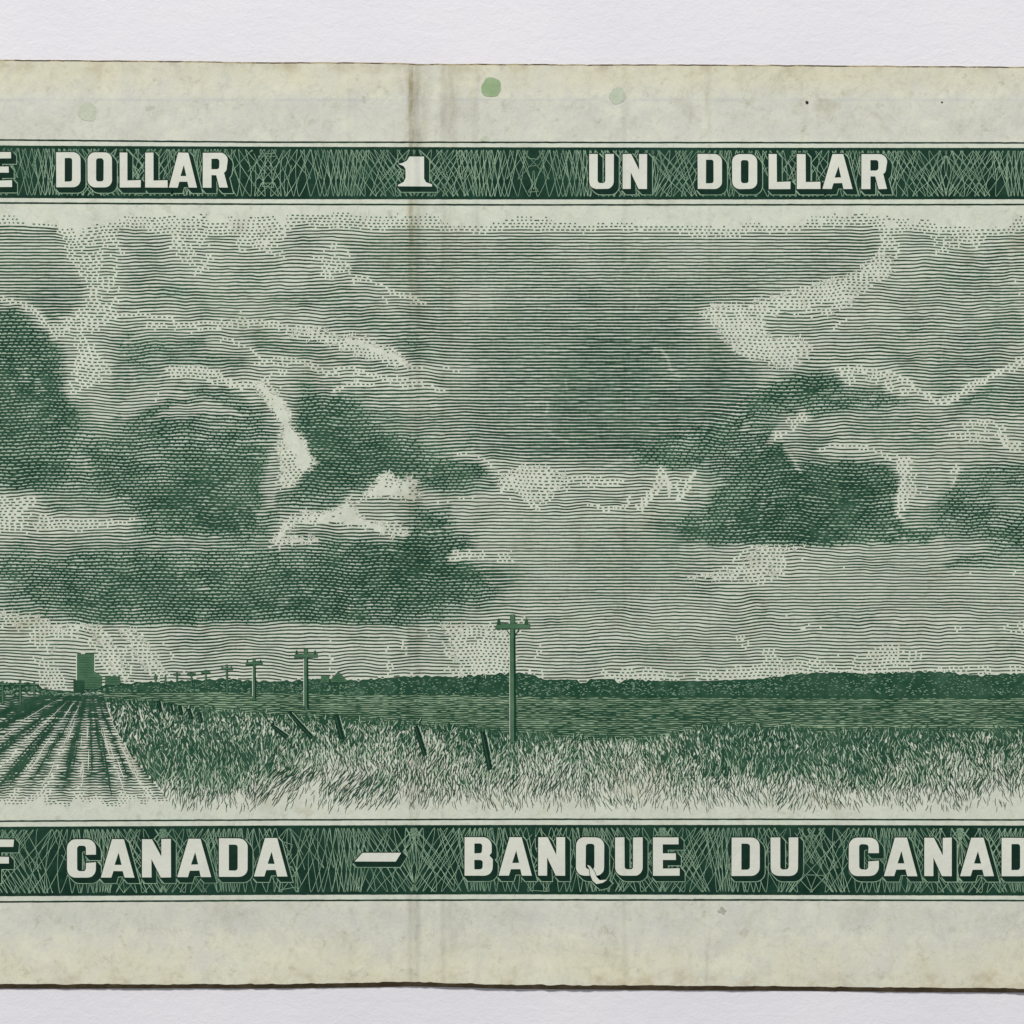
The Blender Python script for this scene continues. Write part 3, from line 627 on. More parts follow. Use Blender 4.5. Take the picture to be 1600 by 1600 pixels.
# finer wisps and crests: (tone, width, points)
WISPS = [
 (1.8, 6, [(0, 468), (40, 475), (57, 485), (72, 502), (87, 525)]),
 (1.5, 6, [(150, 510), (175, 495), (215, 490), (245, 495), (270, 497), (282, 507), (325, 505), (400, 502), (450, 509), (500, 515)]),
 (2.0, 4, [(195, 535), (220, 522), (250, 512), (272, 508)]),
 (2.0, 7, [(325, 530), (362, 532), (390, 547), (404, 556)]),
 (0.9, 8, [(262, 576), (282, 577), (312, 574), (337, 582), (357, 597), (375, 606), (402, 602)]),
 (2.4, 4, [(175, 652), (190, 632), (220, 607), (240, 597), (258, 580)]),
 (3.0, 5, [(208, 645), (230, 630), (250, 622), (295, 618), (330, 624)]),
 (3.6, 4, [(235, 655), (262, 642), (300, 640), (330, 650)]),
 (1.2, 6, [(442, 527), (470, 520), (495, 522), (535, 532)]),
 (0.6, 9, [(545, 532), (575, 541), (600, 551), (622, 558), (637, 570)]),
 (1.8, 3.4, [(637, 572), (687, 575), (745, 577)]),
 (1.4, 5, [(400, 567), (430, 560), (475, 565), (500, 580), (510, 587), (525, 577), (550, 572), (570, 582), (615, 590), (675, 600), (697, 611)]),
 (1.5, 5, [(520, 611), (530, 602), (545, 597), (585, 600)]),
 (0.5, 8, [(400, 600), (420, 612), (436, 628), (448, 642), (452, 656)]),
 (0.4, 13, [(452, 676), (462, 690), (468, 706), (470, 722)]),
 (0.8, 11, [(462, 725), (452, 742), (446, 754)]),
 (2.2, 7, [(436, 690), (440, 724), (432, 760), (424, 785)]),
 (2.4, 6, [(662, 787), (700, 782), (725, 780), (760, 772), (800, 765)]),
 (2.0, 5, [(712, 708), (735, 707), (755, 715), (770, 727), (780, 742)]),
 (1.8, 6, [(800, 776), (845, 781), (865, 766), (882, 755), (905, 747), (930, 755), (975, 752)]),
 (1.0, 6, [(920, 788), (940, 797), (975, 793), (986, 776)]),
 (0.9, 13, [(1036, 733), (1033, 742), (1034, 756), (1022, 768), (1012, 780), (1000, 793)]),
 (0.5, 6, [(1040, 745), (1048, 758), (1046, 772)]),
 (0.9, 11, [(1083, 741), (1078, 750), (1076, 763), (1063, 778)]),
 (1.0, 3, [(1062, 752), (1058, 764), (1066, 772)]),
 (2.4, 3, [(1095, 775), (1108, 764), (1116, 758)]),
 (2.5, 4, [(990, 717), (962, 725), (940, 735), (915, 737)]),
 (1.2, 5, [(1075, 903), (1120, 897), (1145, 880), (1155, 866), (1175, 855), (1200, 856)]),
 (2.4, 5, [(1228, 700), (1240, 716), (1250, 733)]),
 (1.8, 7, [(1280, 704), (1295, 696), (1330, 696), (1360, 702), (1390, 717)]),
 (0.9, 11, [(1408, 718), (1412, 740), (1411, 760), (1405, 778)]),
 (2.0, 7, [(1405, 780), (1402, 802), (1412, 812)]),
 (1.8, 4, [(1485, 762), (1495, 737), (1508, 729)]),
 (2.4, 4, [(1432, 775), (1450, 763), (1470, 762)]),
 (1.3, 8, [(1308, 578), (1340, 576), (1375, 582), (1412, 592), (1437, 608), (1456, 625), (1478, 632), (1496, 622), (1510, 604), (1550, 586), (1592, 564)]),
 (2.0, 4, [(1296, 519), (1310, 506), (1336, 494)]),
 (2.9, 2, [(1472, 566), (1477, 520), (1495, 502), (1520, 476), (1522, 455)]),
 (1.6, 7, [(1505, 662), (1550, 660), (1575, 674)]),
 (0.8, 12, [(1566, 682), (1574, 694), (1590, 700)]),
 (2.0, 6, [(1478, 676), (1512, 686), (1530, 692)]),
 (1.5, 3, [(1022, 546), (1034, 550), (1042, 560)]),
 (3.4, 3, [(1044, 562), (1048, 578), (1062, 588)]),
 (3.2, 2.2, [(1020, 370), (1004, 382), (995, 388), (980, 410), (966, 436)]),
 (3.2, 2.2, [(1026, 404), (1012, 420), (1006, 436)]),
 (3.4, 2, [(994, 454), (999, 468), (992, 486)]),
 (3.8, 2.2, [(885, 594), (888, 612)]),
 (3.8, 2.4, [(836, 634), (846, 626), (858, 628), (850, 650)]),
 (3.8, 2.2, [(850, 670), (868, 684), (886, 692)]),
 (1.2, 6, [(1100, 492), (1120, 481), (1150, 478)]),
 (0.9, 9, [(1115, 500), (1150, 520), (1185, 545), (1225, 566)]),
 (0.9, 9, [(1170, 540), (1200, 545), (1235, 552), (1262, 548)]),
 (1.4, 7, [(1180, 478), (1230, 462), (1290, 446), (1345, 428), (1375, 402)]),
 (1.4, 6, [(1300, 482), (1330, 466), (1360, 448)]),
 (1.0, 6, [(592, 744), (606, 740), (618, 752), (640, 748), (650, 758)]),
 (1.0, 5, [(432, 850), (448, 832), (450, 812), (480, 802), (510, 804), (542, 786), (552, 800), (580, 820), (608, 818), (628, 836)]),
 (4.0, 3, [(655, 830), (700, 822), (760, 826)]),
 (2.4, 3, [(0, 828), (60, 838), (110, 832), (200, 828)]),
 (2.2, 4, [(484, 408), (500, 398), (512, 384), (530, 378)]),
 (1.2, 5, [(548, 432), (576, 436), (604, 450), (622, 462), (650, 466), (664, 474)]),
 (1.6, 4, [(0, 962), (40, 968), (70, 974), (100, 984)]),
]
def stroke_mask(pts, wd, fe):
    m_ = np.zeros(X.shape); pts = np.array(pts, float)
    x0, y0 = pts.min(0) - wd - 14; x1, y1 = pts.max(0) + wd + 14
    sel = (XF > x0) & (XF < x1) & (Y > y0) & (Y < y1)
    px = FX[sel] * .6 + XF[sel] * .4; py = FY[sel] * .6 + Y[sel] * .4; dd = np.full(px.shape, 1e9)
    for (ax_, ay_), (bx_, by_) in zip(pts[:-1], pts[1:]):
        ex, ey = bx_ - ax_, by_ - ay_
        t_ = np.clip(((px - ax_) * ex + (py - ay_) * ey) / (ex * ex + ey * ey), 0, 1)
        dd = np.minimum(dd, np.hypot(px - ax_ - t_ * ex, py - ay_ - t_ * ey))
    m_[sel] = np.clip(0.5 + (wd / 2 - dd) / (2 * fe), 0, 1)
    return m_
# rolling light and dark inside the heavy clouds
roll = 0.6 * fbm(XF + 10 * fbm(XF, Y, 40, 831), Y * 1.3, 72, 830, 2) + 0.5 * (0.4 - 2.2 * np.abs(fbm(XF, Y * 1.25, 46, 833, 2)))
T = T + np.clip(T - 5.2, 0, 1) * (1 - calm) * 1.25 * roll
for val, wd, pts in WISPS:
    m_ = stroke_mask(pts, wd, 1.6)
    T = T * (1 - m_) + np.minimum(T, val) * m_
# thin pale contours left between the engraver's cloud forms
cr = np.exp(-(fbm(XF + 5 * fbm(XF, Y, 14, 811), Y * 1.5, 58, 810, 3) / 0.022) ** 2) * np.clip(fbm(XF, Y, 50, 812) * 5 + 0.3, 0, 1) * (1 - calm)
T = np.where(T > 2.2, T - cr * 0.55 * (T - 2.2), T)
T = np.clip(T, 0, 9)
COVM = [0, .09, .19, .30, .39, .47, .555, .65, .76, .86]
# cloud lights keep some small dashes and get ragged, frothy rims
C = np.interp(T, np.arange(10), COVM)

def sample(F, x, y):
    fx = np.clip((x - RX0) / RS, 0, F.shape[1] - 1.001); fy = np.clip((y - RY0) / RS, 0, F.shape[0] - 1.001)
    i = fx.astype(int); j = fy.astype(int); a = fx - i; b = fy - j
    return (F[j, i] * (1 - a) + F[j, i + 1] * a) * (1 - b) + (F[j + 1, i] * (1 - a) + F[j + 1, i + 1] * a) * b

TREE = [(-320, 1066), (0, 1067), (58, 1068), (66, 1076), (84, 1078), (110, 1080), (122, 1080), (160, 1070), (200, 1067), (250, 1066), (320, 1063), (350, 1061), (400, 1065), (470, 1064), (500, 1061), (560, 1064), (600, 1060), (640, 1057), (700, 1058), (740, 1056), (780, 1053), (810, 1052), (832, 1055), (850, 1062), (902, 1062), (906, 1067), (916, 1067), (922, 1061), (958, 1061), (964, 1067), (984, 1062), (1010, 1064), (1100, 1064), (1180, 1061), (1215, 1058), (1250, 1053), (1300, 1051), (1360, 1053), (1440, 1050), (1480, 1050), (1520, 1056), (1560, 1054), (1600, 1053), (1920, 1056)]
def ytree(x):
    x = np.asarray(x, float)
    base = np.interp(x, [p[0] for p in TREE], [p[1] for p in TREE])
    flat = ((x > 850) & (x < 960)) | ((x > 60) & (x < 120)) | ((x > 1040) & (x < 1180))
    return base - np.where(flat, 0.3, 1.0) * (2.2 * np.abs(np.sin(x / 6.5 + 2 * noise(x / 19, x * 0, 3))) + 1.2 * noise(x / 4.0, x * 0, 8) - 0.8)

def ribbons(ys, xs, cov, sp, warp, mesh, mat, z, dash=7.6, seed=0, keep=None, beads=True, thin=.25, pale=None, bmask=None, film=None):
    """engraver's lines: width follows coverage, breaks into dashes in the lights, is cross-bridged in the darks"""
    for k, y0 in enumerate(ys):
        yy = y0 + warp(xs, y0)
        c = cov(xs, yy)
        sl = 0.9 * fbm(xs, xs * 0 + y0 * 0.3, 60, seed + 5, 2)
        ph = xs / dash + (k % 2) * 0.5 + sl + 0.25 * _hash(np.floor(xs / 40), xs * 0 + k, seed)
        fr = ph - np.floor(ph)
        q = np.clip(c / thin, 0, 1)
        duty = np.where(q < .26, 0, 0.42 + 0.52 * q ** 1.3)
        on = ((fr < duty) & (q >= .26)) | (c >= thin)
        tap = np.sqrt(np.clip(np.sin(np.clip(fr / np.maximum(duty, .01), 0, 1) * np.pi), 0, 1)) * 0.6 + 0.4
        lw = np.where(c < thin, (0.23 + 0.12 * q) * tap, c)
        nick = noise(xs / 4.5, xs * 0 + k * 3.3, seed + 9) > (0.90 + np.clip((c - thin) * 4, 0, .5))
        on &= ~(nick & (c < 0.36))
        lw = lw * (1 + 0.10 * noise(xs / 3.2, xs * 0 + k * 1.7, seed + 2))
        br = 0
        if beads:
            bd = np.clip((c - 0.50) / 0.16, 0, 1) * (1 if bmask is None else bmask(xs, yy))
            cell = 9.4
            pf_ = xs / cell + 0.39 * k + 1.0 * sl + 0.16 * noise(xs / 13, xs * 0 + k * 5.1, seed + 31)
            g = np.abs(pf_ - np.floor(pf_) - 0.5) * 2          # 1 at the bridge
            half = 0.12 + 0.34 * np.clip((c - .5) / .32, 0, 1)
            br = bd * np.clip((g - (1 - half)) / 0.2, 0, 1)
            bf = bd * np.clip(half - 0.10, 0, 1)
            lw = np.clip((lw - bf) / (1 - bf), 0.36, 1)
        w_ = np.clip(lw, 0.05, 1.02) * sp
        if keep is not None: on &= keep(xs, yy)
        a = yy - w_ / 2; b = yy + w_ / 2 + br * np.maximum(sp - w_, 0) * 1.05
        nn = len(xs); zc = z + (k % 3) * 0.00012
        V = np.concatenate([np.c_[(xs - 800) * S, (800 - a) * S, xs * 0 + zc], np.c_[(xs - 800) * S, (800 - b) * S, xs * 0 + zc]])
        pairs = on[:-1] & on[1:]
        if film:
            for lo, mm in film:
                cf = c + 0.05 * noise(xs / 9, xs * 0 + k * .7, 66) - (0 if bmask is None else 0.4 * (1 - bmask(xs, yy))); mk = (cf[:-1] > lo) & (cf[1:] > lo)
                if keep is not None: kk = keep(xs, yy); mk &= kk[:-1] & kk[1:]
                idx = np.where(mk)[0]
                if len(idx) == 0: continue
                zf = z - 0.0012 + (0.0004 if lo > .6 else 0) + (k % 2) * 0.0001
                used = np.unique(np.concatenate([idx, idx + 1])); rm = np.zeros(nn, int); rm[used] = np.arange(len(used)); nu = len(used)
                Vf = np.concatenate([np.c_[(xs[used] - 800) * S, (800 - (yy[used] - sp * .1)) * S, used * 0 + zf], np.c_[(xs[used] - 800) * S, (800 - (yy[used] + sp * 1.02)) * S, used * 0 + zf]])
                mesh.add(Vf, np.c_[rm[idx], rm[idx] + nu, rm[idx + 1] + nu, rm[idx + 1]], mm)
        lightp = (c[:-1] < thin)
        for sel, mm in ((pairs & ~lightp, mat), (pairs & lightp, pale or mat)):
            idx = np.where(sel)[0]
            if len(idx) == 0: continue
            used = np.unique(np.concatenate([idx, idx + 1, idx + nn, idx + nn + 1]))
            remap = np.zeros(2 * nn, int); remap[used] = np.arange(len(used))
            mesh.add(V[used], remap[np.c_[idx, idx + nn, idx + nn + 1, idx + 1]], mm)

CALM = calm
def sky_warp(x, y0):
    cm = 1 - sample(CALM, x, x * 0 + y0)
    xf = np.where(x < 0, -x, np.where(x > 1600, 3200 - x, x)); y_ = x * 0 + y0
    return cm * (5.5 * fbm(xf, y_, 95, 301, 2) + 1.5 * fbm(xf, y_, 24, 303, 2)) + 0.35 * noise(x / 14, y_ / 5, 305) + 0.25 * noise(x / 60, y_ / 3, 306)
sky = Mesh()
ribbons(np.arange(329, 1084, 5.02), np.arange(-300, 1900, 1.3), lambda x, y: sample(C, x, y), 5.02, sky_warp, sky, M_ink, ZI,
        keep=lambda x, y: (y < ytree(x) - 1.5) & ~((x > 119) & (x < 148) & (y > 1021)), seed=400, pale=M_pale, film=((.52, M_film1), (.66, M_film2)), bmask=lambda x, y: np.clip(1 - 1.6 * sample(CALM, x, y), 0, 1))
def gouge(m, x, y, ang, L, wd, mat):
    tt = np.linspace(0, 1, 5); bend = rng.uniform(-.5, .5)
    a = ang + bend * (tt - .5)
    px = x + np.cumsum(np.cos(a)) * L / 5; py = y + np.cumsum(np.sin(a)) * L / 5
    m.stroke(np.c_[px, py], wd * np.array([.5, 1, .9, .6, .2]), ZI + 0.0012 + 0.0006 * rng.random(), mat)
for kind, val, fe, pts in SH:
    if kind != 'l' or val > 1.2 or fe > 3.1: continue
    cx_, cy_ = np.mean(pts, 0)
    for q in range(len(pts)):
        a, b = np.array(pts[q], float), np.array(pts[(q + 1) % len(pts)], float); Lg = np.hypot(*(b - a)); nst = int(Lg / 3.6)
        for w2 in range(nst):
            p = a + (b - a) * rng.random()
            nrm_ = np.array([(b - a)[1], -(b - a)[0]]) / (Lg + 1e-6)
            ar2 = sum(pts[i_][0] * pts[(i_ + 1) % len(pts)][1] - pts[(i_ + 1) % len(pts)][0] * pts[i_][1] for i_ in range(len(pts)))
            if ar2 < 0: nrm_ = -nrm_
            if nrm_[1] > 0.75 and rng.random() < .6: continue
            ang = math.atan2(nrm_[1], nrm_[0]) + rng.normal() * 0.6
            p = p - nrm_ * 4
            gouge(sky, p[0], p[1], ang, rng.uniform(5, 12), rng.uniform(1.0, 2.4), M_paper)
so = sky.build('engraved_sky', note)

# ------------------------------------------------------------------ engraved land
# distant trees: a dark mass with small pale nicks along each crown
tr = Mesh()
tx = np.arange(-300, 1900, 1.5)
ylow = np.interp(tx, [-300, 0, 60, 120, 320, 480, 640, 800, 1200, 1900], [1078, 1080, 1082, 1082, 1082, 1084, 1086, 1087, 1091, 1092]) + 0.8 * noise(tx / 5, tx * 0, 2)
yt_ = ytree(tx)
V = np.concatenate([np.c_[(tx - 800) * S, (800 - yt_) * S, tx * 0 + ZI], np.c_[(tx - 800) * S, (800 - ylow) * S, tx * 0 + ZI]])
k = len(tx); j = np.arange(k - 1); tr.add(V, np.c_[j, j + k, j + k + 1, j + 1], M_inkf)
for q in range(2600):
    x = rng.uniform(-300, 1900); y = rng.uniform(float(ytree(x)) + 2.5, 1086)
    L = rng.uniform(1.5, 4); tt = np.linspace(0, 1, 4); up = rng.uniform(0.3, 1.6)
    tr.stroke(np.c_[x + L * (tt - .5), y + up * (tt - .5) ** 2 * 4], [0.3, .75, .75, .3], ZI + 0.0006 + 0.0004 * rng.random(), M_net)
tr.build('tree_line', note)

# meadow: coverage table for grass and far field
GY = [1080, 1100, 1120, 1140, 1160, 1180, 1200, 1220, 1240, 1256, 1268]
GG = ['8' * 41,
 '88888888888888888888888888888888888888888'[:41],
 '77777676776766776767777778788888888887778',
 '77777777666666666688888999989998988888877',
 '88888787877665656567765555578888888777677',
 '88888888887655555566655555778888877665666',
 '88888887776543344445544544 55777766655545'.replace(' ', '') + '55',
 '66666666665333354454444443454444456555434',
 '33433333433223332333333322333333333333323',
 '22212121222112221222212221222222122212211',
 '0' * 41]
GG = [(r + r[-1] * 41)[:41] for r in GG]
def gcov(x, y):
    xf = np.where(x < 0, -x + 300, np.where(x > 1600, 3200 - x, x))
    return np.interp(grid_sample(GG, GY, 40, xf + 8 * fbm(xf, y, 30, 501), y + 7 * fbm(xf, y, 34, 502)) + 0.9 * fbm(xf, y, 14, 503, 2), np.arange(10), [0, .10, .2, .3, .42, .54, .66, .78, .88, .96])
def field_edge(y): return np.interp(y, [1070, 1085, 1110, 1150, 1200, 1262], [150, 160, 168, 184, 220, 272])
# far field: short level dashes over a lighter pass of ink
ff = Mesh()
FFB = ([160, 220, 330, 480, 640, 760, 860, 1000, 1120, 1300, 1600, 1900], [1100, 1102, 1116, 1128, 1136, 1150, 1158, 1160, 1138, 1148, 1146, 1146])
fx_ = np.arange(162, 1900, 3.0)
fa = np.maximum(np.interp(fx_, [0, 320, 800, 1900], [1080, 1081, 1086, 1091]), 1085 - (fx_ - 160)); fb_ = np.interp(fx_, *FFB) + 4 * noise(fx_ / 9, fx_ * 0, 6) + 1
k = len(fx_); j = np.arange(k - 1)
ff.add(np.concatenate([np.c_[(fx_ - 800) * S, (800 - fa) * S, fx_ * 0 + ZI - .0003], np.c_[(fx_ - 800) * S, (800 - fb_) * S, fx_ * 0 + ZI - .0003]]), np.c_[j, j + k, j + k + 1, j + 1], M_tone)
def fwarp(x, y0): return 1.6 * fbm(x, x * 0 + y0, 40, 601, 2) + 0.8 * noise(x / 7, x * 0 + y0, 603)
def fcov(x, y):
    b = 0.66 + 0.12 * fbm(x, y * 3, 40, 610) + 0.24 * noise(x / 7.0, y / 2.4, 611) + 0.07 * noise(x / 14.0, y / 3, 613)
    b -= 0.22 * np.exp(-((y - 1094 - 3 * noise(x / 90, x * 0, 4)) / 3.0) ** 2) * (x > 560)
    b -= 0.12 * np.clip((1130 - y) / 40, 0, 1) * (x < 760)
    b -= 0.20 * np.exp(-((y - 1129) / 4.0) ** 2) * ((x > 600) & (x < 960))
    b -= 0.22 * np.exp(-((y - 1133 - 2 * noise(x / 60, x * 0, 5)) / 2.6) ** 2) * (x > 1120)
    return b
ribbons(np.arange(1079, 1160, 3.3), np.arange(-300, 1900, 1.4), fcov, 3.3, fwarp, ff, M_inkf, ZI + 0.0011, seed=620, beads=False,
        keep=lambda x, y: (x > field_edge(y)) & (y > np.interp(x, [0, 320, 800, 1900], [1080, 1081, 1086, 1091])) & (y < np.interp(x, [160, 220, 330, 480, 640, 760, 860, 1000, 1120, 1300, 1600, 1900], [1100, 1102, 1116, 1128, 1136, 1150, 1158, 1160, 1138, 1148, 1146, 1146]) + 5 * noise(x / 9, x * 0, 6)))
ff.build('far_field', note)

# tall grass: every blade a tapered stroke, dark on paper, with pale blades cut through the dark
gr = Mesh()
def blade(m, x, y, L, wd, lean, bend, z, mat, k=5):
    tt = np.linspace(-.5, .5, k)
    px = x + lean * L * tt + bend * (tt ** 2 - .1) * L + 0.35 * rng.normal(size=k)
    py = y + L * tt
    ww = wd * np.array([.35, .85, 1, .8, .3]) if k == 5 else wd * np.array([.3, 1, .3])
    m.stroke(np.c_[px, py], np.maximum(ww, .35), z, mat)
def gtop(x): return float(np.interp(x, [-300, 160, 220, 330, 480, 640, 760, 860, 1000, 1060, 1120, 1300, 1600, 1900], [1098, 1094, 1098, 1112, 1124, 1132, 1146, 1153, 1156, 1150, 1134, 1145, 1143, 1143]))
y = 1096.0
while y < 1268:
    x = -300.0
    while x < 1900:
        gxp = x + rng.uniform(-1.6, 1.6); gyp = y + rng.uniform(-3.5, 3.5)
        x += 3.5
        if gyp < gtop(gxp) - 7 * rng.random() or gxp < field_edge(gyp) + 3: continue
        c = float(gcov(np.array([gxp]), np.array([gyp]))[0])
        c *= 1 - 0.35 * max(0.0, float(noise(gxp / 11, gyp / 16, 655)))
        if rng.random() > c * 2.9 + 0.03: continue
        depth = (gyp - 1096) / 165
        # short tufts near the horizon, long blades in front
        lean = 0.40 * float(noise(gxp / 34, gyp / 26, 651)) + 0.24 * rng.normal()
        if 400 < gxp < 620 and gyp > 1205: lean -= 0.55
        L = (6.5 + 8.5 * min(1, max(0, depth * 1.25))) * rng.uniform(.65, 1.25) * (0.72 + 0.28 * min(1, c * 2))
        wd = (0.95 + 4.6 * max(0, c - 0.28)) * rng.uniform(.75, 1.2)
        if c < .3: wd = min(wd, 1.3)
        blade(gr, gxp, gyp, L, wd, lean, rng.uniform(-.4, .4), ZI + 0.0006 + 0.0008 * rng.random(), M_inkf)
        if c > 0.58:
            blade(gr, gxp + rng.uniform(-2, 2), gyp + rng.uniform(-4, 4), L * 1.05, wd, lean, rng.uniform(-.3, .3), ZI + 0.0006 + 0.0008 * rng.random(), M_inkf)
        if c > 0.42 and rng.random() < 0.62 * (1.25 - c):
            blade(gr, gxp + rng.uniform(-2, 2), gyp + rng.uniform(-3, 3), L * .85, rng.uniform(.8, 1.5), lean + 0.2 * rng.normal(), rng.uniform(-.5, .5), ZI + 0.0016 + 0.0004 * rng.random(), M_blade)
        elif c > 0.5 and rng.random() < 0.6:
            blade(gr, gxp + rng.uniform(-2, 2), gyp + rng.uniform(-3, 3), L * .7, rng.uniform(.5, .9), lean + 0.2 * rng.normal(), rng.uniform(-.5, .5), ZI + 0.0016 + 0.0004 * rng.random(), M_net)
    y += 6.4
gr.build('tall_grass', note)

# ploughed field: rows running to the vanishing point
pf = Mesh()
def pcov(x, y):
    dy = np.maximum(y - 1062, 6); u = (x - 140) / dy + 0.02 * noise(x / 9, y / 9, 701)
    c = 0.58 + x * 0
    for uc, wd, k in ((-1.9, .14, .3), (-1.28, .11, .28), (-.82, .08, .28), (-.54, .05, .18), (-.24, .07, .26), (.02, .04, .16), (.17, .06, .24), (.40, .04, .2), (.6, .03, .2), (-2.6, .2, .3)):
        c = c + k * np.exp(-((u - uc) / wd) ** 2)
    for uc, wd, k in ((-1.55, .10, .34), (-1.03, .09, .36), (-.67, .05, .28), (-.39, .07, .36), (-.09, .05, .28), (.29, .05, .32), (.50, .05, .36)):
        c = c - k * np.clip((y - 1105) / 70, 0, 1) * np.exp(-((u - uc) / wd) ** 2)
    c = c + 0.10 * np.clip((1130 - y) / 50, 0, 1) + 0.10 * noise(x / 5, y / 3.5, 703)
    return np.clip(c, 0.05, .97) * np.clip((1256 + 7 * noise(x / 15, x * 0, 5) - y) / 42, 0, 1) ** 0.7
ribbons(np.concatenate([np.arange(1082, 1120, 3.2), np.arange(1120, 1262, 4.1)]), np.arange(-300, 280, 1.2), pcov, 3.9,
        lambda x, y0: 0.9 * noise(x / 16, x * 0 + y0 / 9, 711) + 0.8 * noise(x / 6, x * 0 + y0 / 5, 712), pf, M_inkf, ZI + 0.0004, dash=6.2, seed=720, beads=False,
        keep=lambda x, y: (x < field_edge(y) + 2) & (y > np.interp(x, [-300, 0, 60, 120, 170], [1080, 1081, 1082, 1082, 1082])))
for uc, wd, nn_ in ((-2.6, .2, 8), (-1.9, .14, 8), (-1.28, .11, 9), (-.82, .08, 8), (-.54, .05, 4), (-.24, .07, 8), (.02, .04, 4), (.17, .06, 7), (.40, .04, 3), (.58, .03, 3)):
    for q in range(int(nn_ * 1.4)):
        u = uc + rng.normal() * wd * .5; ya_ = rng.uniform(1078, 1190); yb_ = min(ya_ + rng.uniform(25, 80), 1246)
        tt = np.linspace(0, 1, 9); yy = ya_ + (yb_ - ya_) * tt
        xx = 140 + u * (yy - 1062) + 0.5 * noise(yy / 5, yy * 0 + q, 740)
        if xx.max() > 268 or (xx > field_edge(yy) + 1).any(): continue
        pf.stroke(np.c_[xx, yy], (0.8 + 1.6 * (yy - 1080) / 160) * np.sin(np.pi * np.clip(tt, .06, .94)) ** .5, ZI + 0.0012 + 0.0005 * rng.random(), M_inkf)
for uc in (-1.55, -1.03, -.67, -.39, -.09, .29, .50):
    for q in range(7):
        u = uc + rng.normal() * .035; ya_ = rng.uniform(1095, 1220); yb_ = min(ya_ + rng.uniform(12, 40), 1250)
        tt = np.linspace(0, 1, 7); yy = ya_ + (yb_ - ya_) * tt; xx = 140 + u * (yy - 1062) + 0.7 * noise(yy / 4, yy * 0 + q, 741)
        pf.stroke(np.c_[xx, yy], (0.5 + 1.5 * (yy - 1080) / 160) * np.sin(np.pi * np.clip(tt, .06, .94)) ** .5, ZI + 0.0018 + 0.0003 * rng.random(), M_paper)
pf.build('ploughed_field', note)

# grain elevator, sheds, farmhouses
ZS = ZI + 0.0022
def flat(name, polys, mat=M_mid, label=None, edge=True):
    m = Mesh()
    for q, (p, mt) in enumerate(polys):
        if edge: m.poly(offset(p, 0.6), [], ZS + q * 0.0004, M_band)
        m.poly(p, [], ZS + 0.0002 + q * 0.0004, mt or mat)
    for q, (p, mt) in enumerate(polys):
        a_ = np.array(p); x0_, y0_ = a_.min(0); x1_, y1_ = a_.max(0)
        for r_ in np.arange(y0_ + 2, y1_ - 1, 2.6):
            xr = x1_ - 1 if name != 'farmhouse' else x1_ - 1 - max(0, (y1_ - r_) * .6)
            xl = x0_ + 1 if name != 'farmhouse' else x0_ + 1 + max(0, (y1_ - r_) * .5)
            if name == 'grain_elevator' and q == 0 and r_ < 1058: xr = 145.5
            if xr - xl > 2: m.stroke([(xl, r_), ((xl + xr) / 2, r_ + .3), (xr, r_)], [.4, .7, .5], ZS + 0.0012 + q * .0004, M_inkf)
    o = m.build(name, note)
    if label: o['label'] = label
    return o
flat('grain_elevator', [([(121, 1022.5), (146.5, 1022.5), (146.5, 1049), (159, 1057), (158.5, 1074), (146, 1078), (121, 1076)], None),
                        ([(115.5, 1063.5), (131.5, 1063.5), (131.5, 1081), (115.5, 1082)], M_inkf)])
flat('shed', [([(165, 1057), (187.5, 1057.5), (187.5, 1070), (165, 1070)], None)])
flat('farmhouse', [([(500, 1067), (503, 1056), (514, 1056), (514, 1067)], None)])
flat('farmhouse', [([(517, 1062), (528.5, 1050), (543, 1065), (517, 1066)], None)])

# utility poles along the road, each printed smaller than the last
def pole(x, top_, base, wd, arm_y, arm_w, ins=True, dark=None):
    m = Mesh(); h = base - top_; z = ZS + 0.0016; mt = dark or M_mid
    m.stroke([(x, top_), (x + .3, (top_ + base) / 2), (x + 1.2 * wd / 9, base)], [wd * .82 + .9, wd + .9, wd * 1.05 + .9], z, M_band)
    m.stroke([(x - .1, top_ + .5), (x + .1, (top_ + base) / 2), (x + 1.0 * wd / 9, base)], [wd * .7, wd * .82, wd * .85], z + .0003, mt)
    if wd > 4:
        m.stroke([(x + wd * .28, arm_y + 5), (x + wd * .38, base - 2)], [wd * .22, wd * .26], z + .0005, M_band)
        m.stroke([(x - wd * .55, arm_y + 5), (x - wd * .5, base - 6)], [.9, .9], z + .0005, M_letter)
    if arm_w:
        t_ = max(1.6, arm_w * .11)
        a = [(x - arm_w / 2, arm_y + t_ * .5), (x - arm_w / 2 + t_ * .5, arm_y - t_ * .6), (x + arm_w / 2, arm_y - t_ * .6), (x + arm_w / 2, arm_y + t_ * .6), (x - arm_w / 2, arm_y + t_ * .6)]
        m.poly(offset(a, .5), [], z + .0007, M_band); m.poly(a, [], z + .0009, mt)
        if ins:
            for sx in (-1, 1):
                cx = x + sx * arm_w * .40; q = arm_w / 54
                m.poly([(cx - 3 * q, arm_y - 2 * q), (cx - 2.2 * q, arm_y - 10 * q), (cx, arm_y - 13 * q), (cx + 2.2 * q, arm_y - 10 * q), (cx + 3 * q, arm_y - 2 * q)], [], z + .0011, M_inkf)
        if arm_w > 40:
            for sx in (-1, 1): m.stroke([(x + sx * 3.5, arm_y + 14), (x + sx * 11, arm_y + 3)], [1.3, 1.3], z + .0006, M_band)
    return m.build('utility_pole', note)
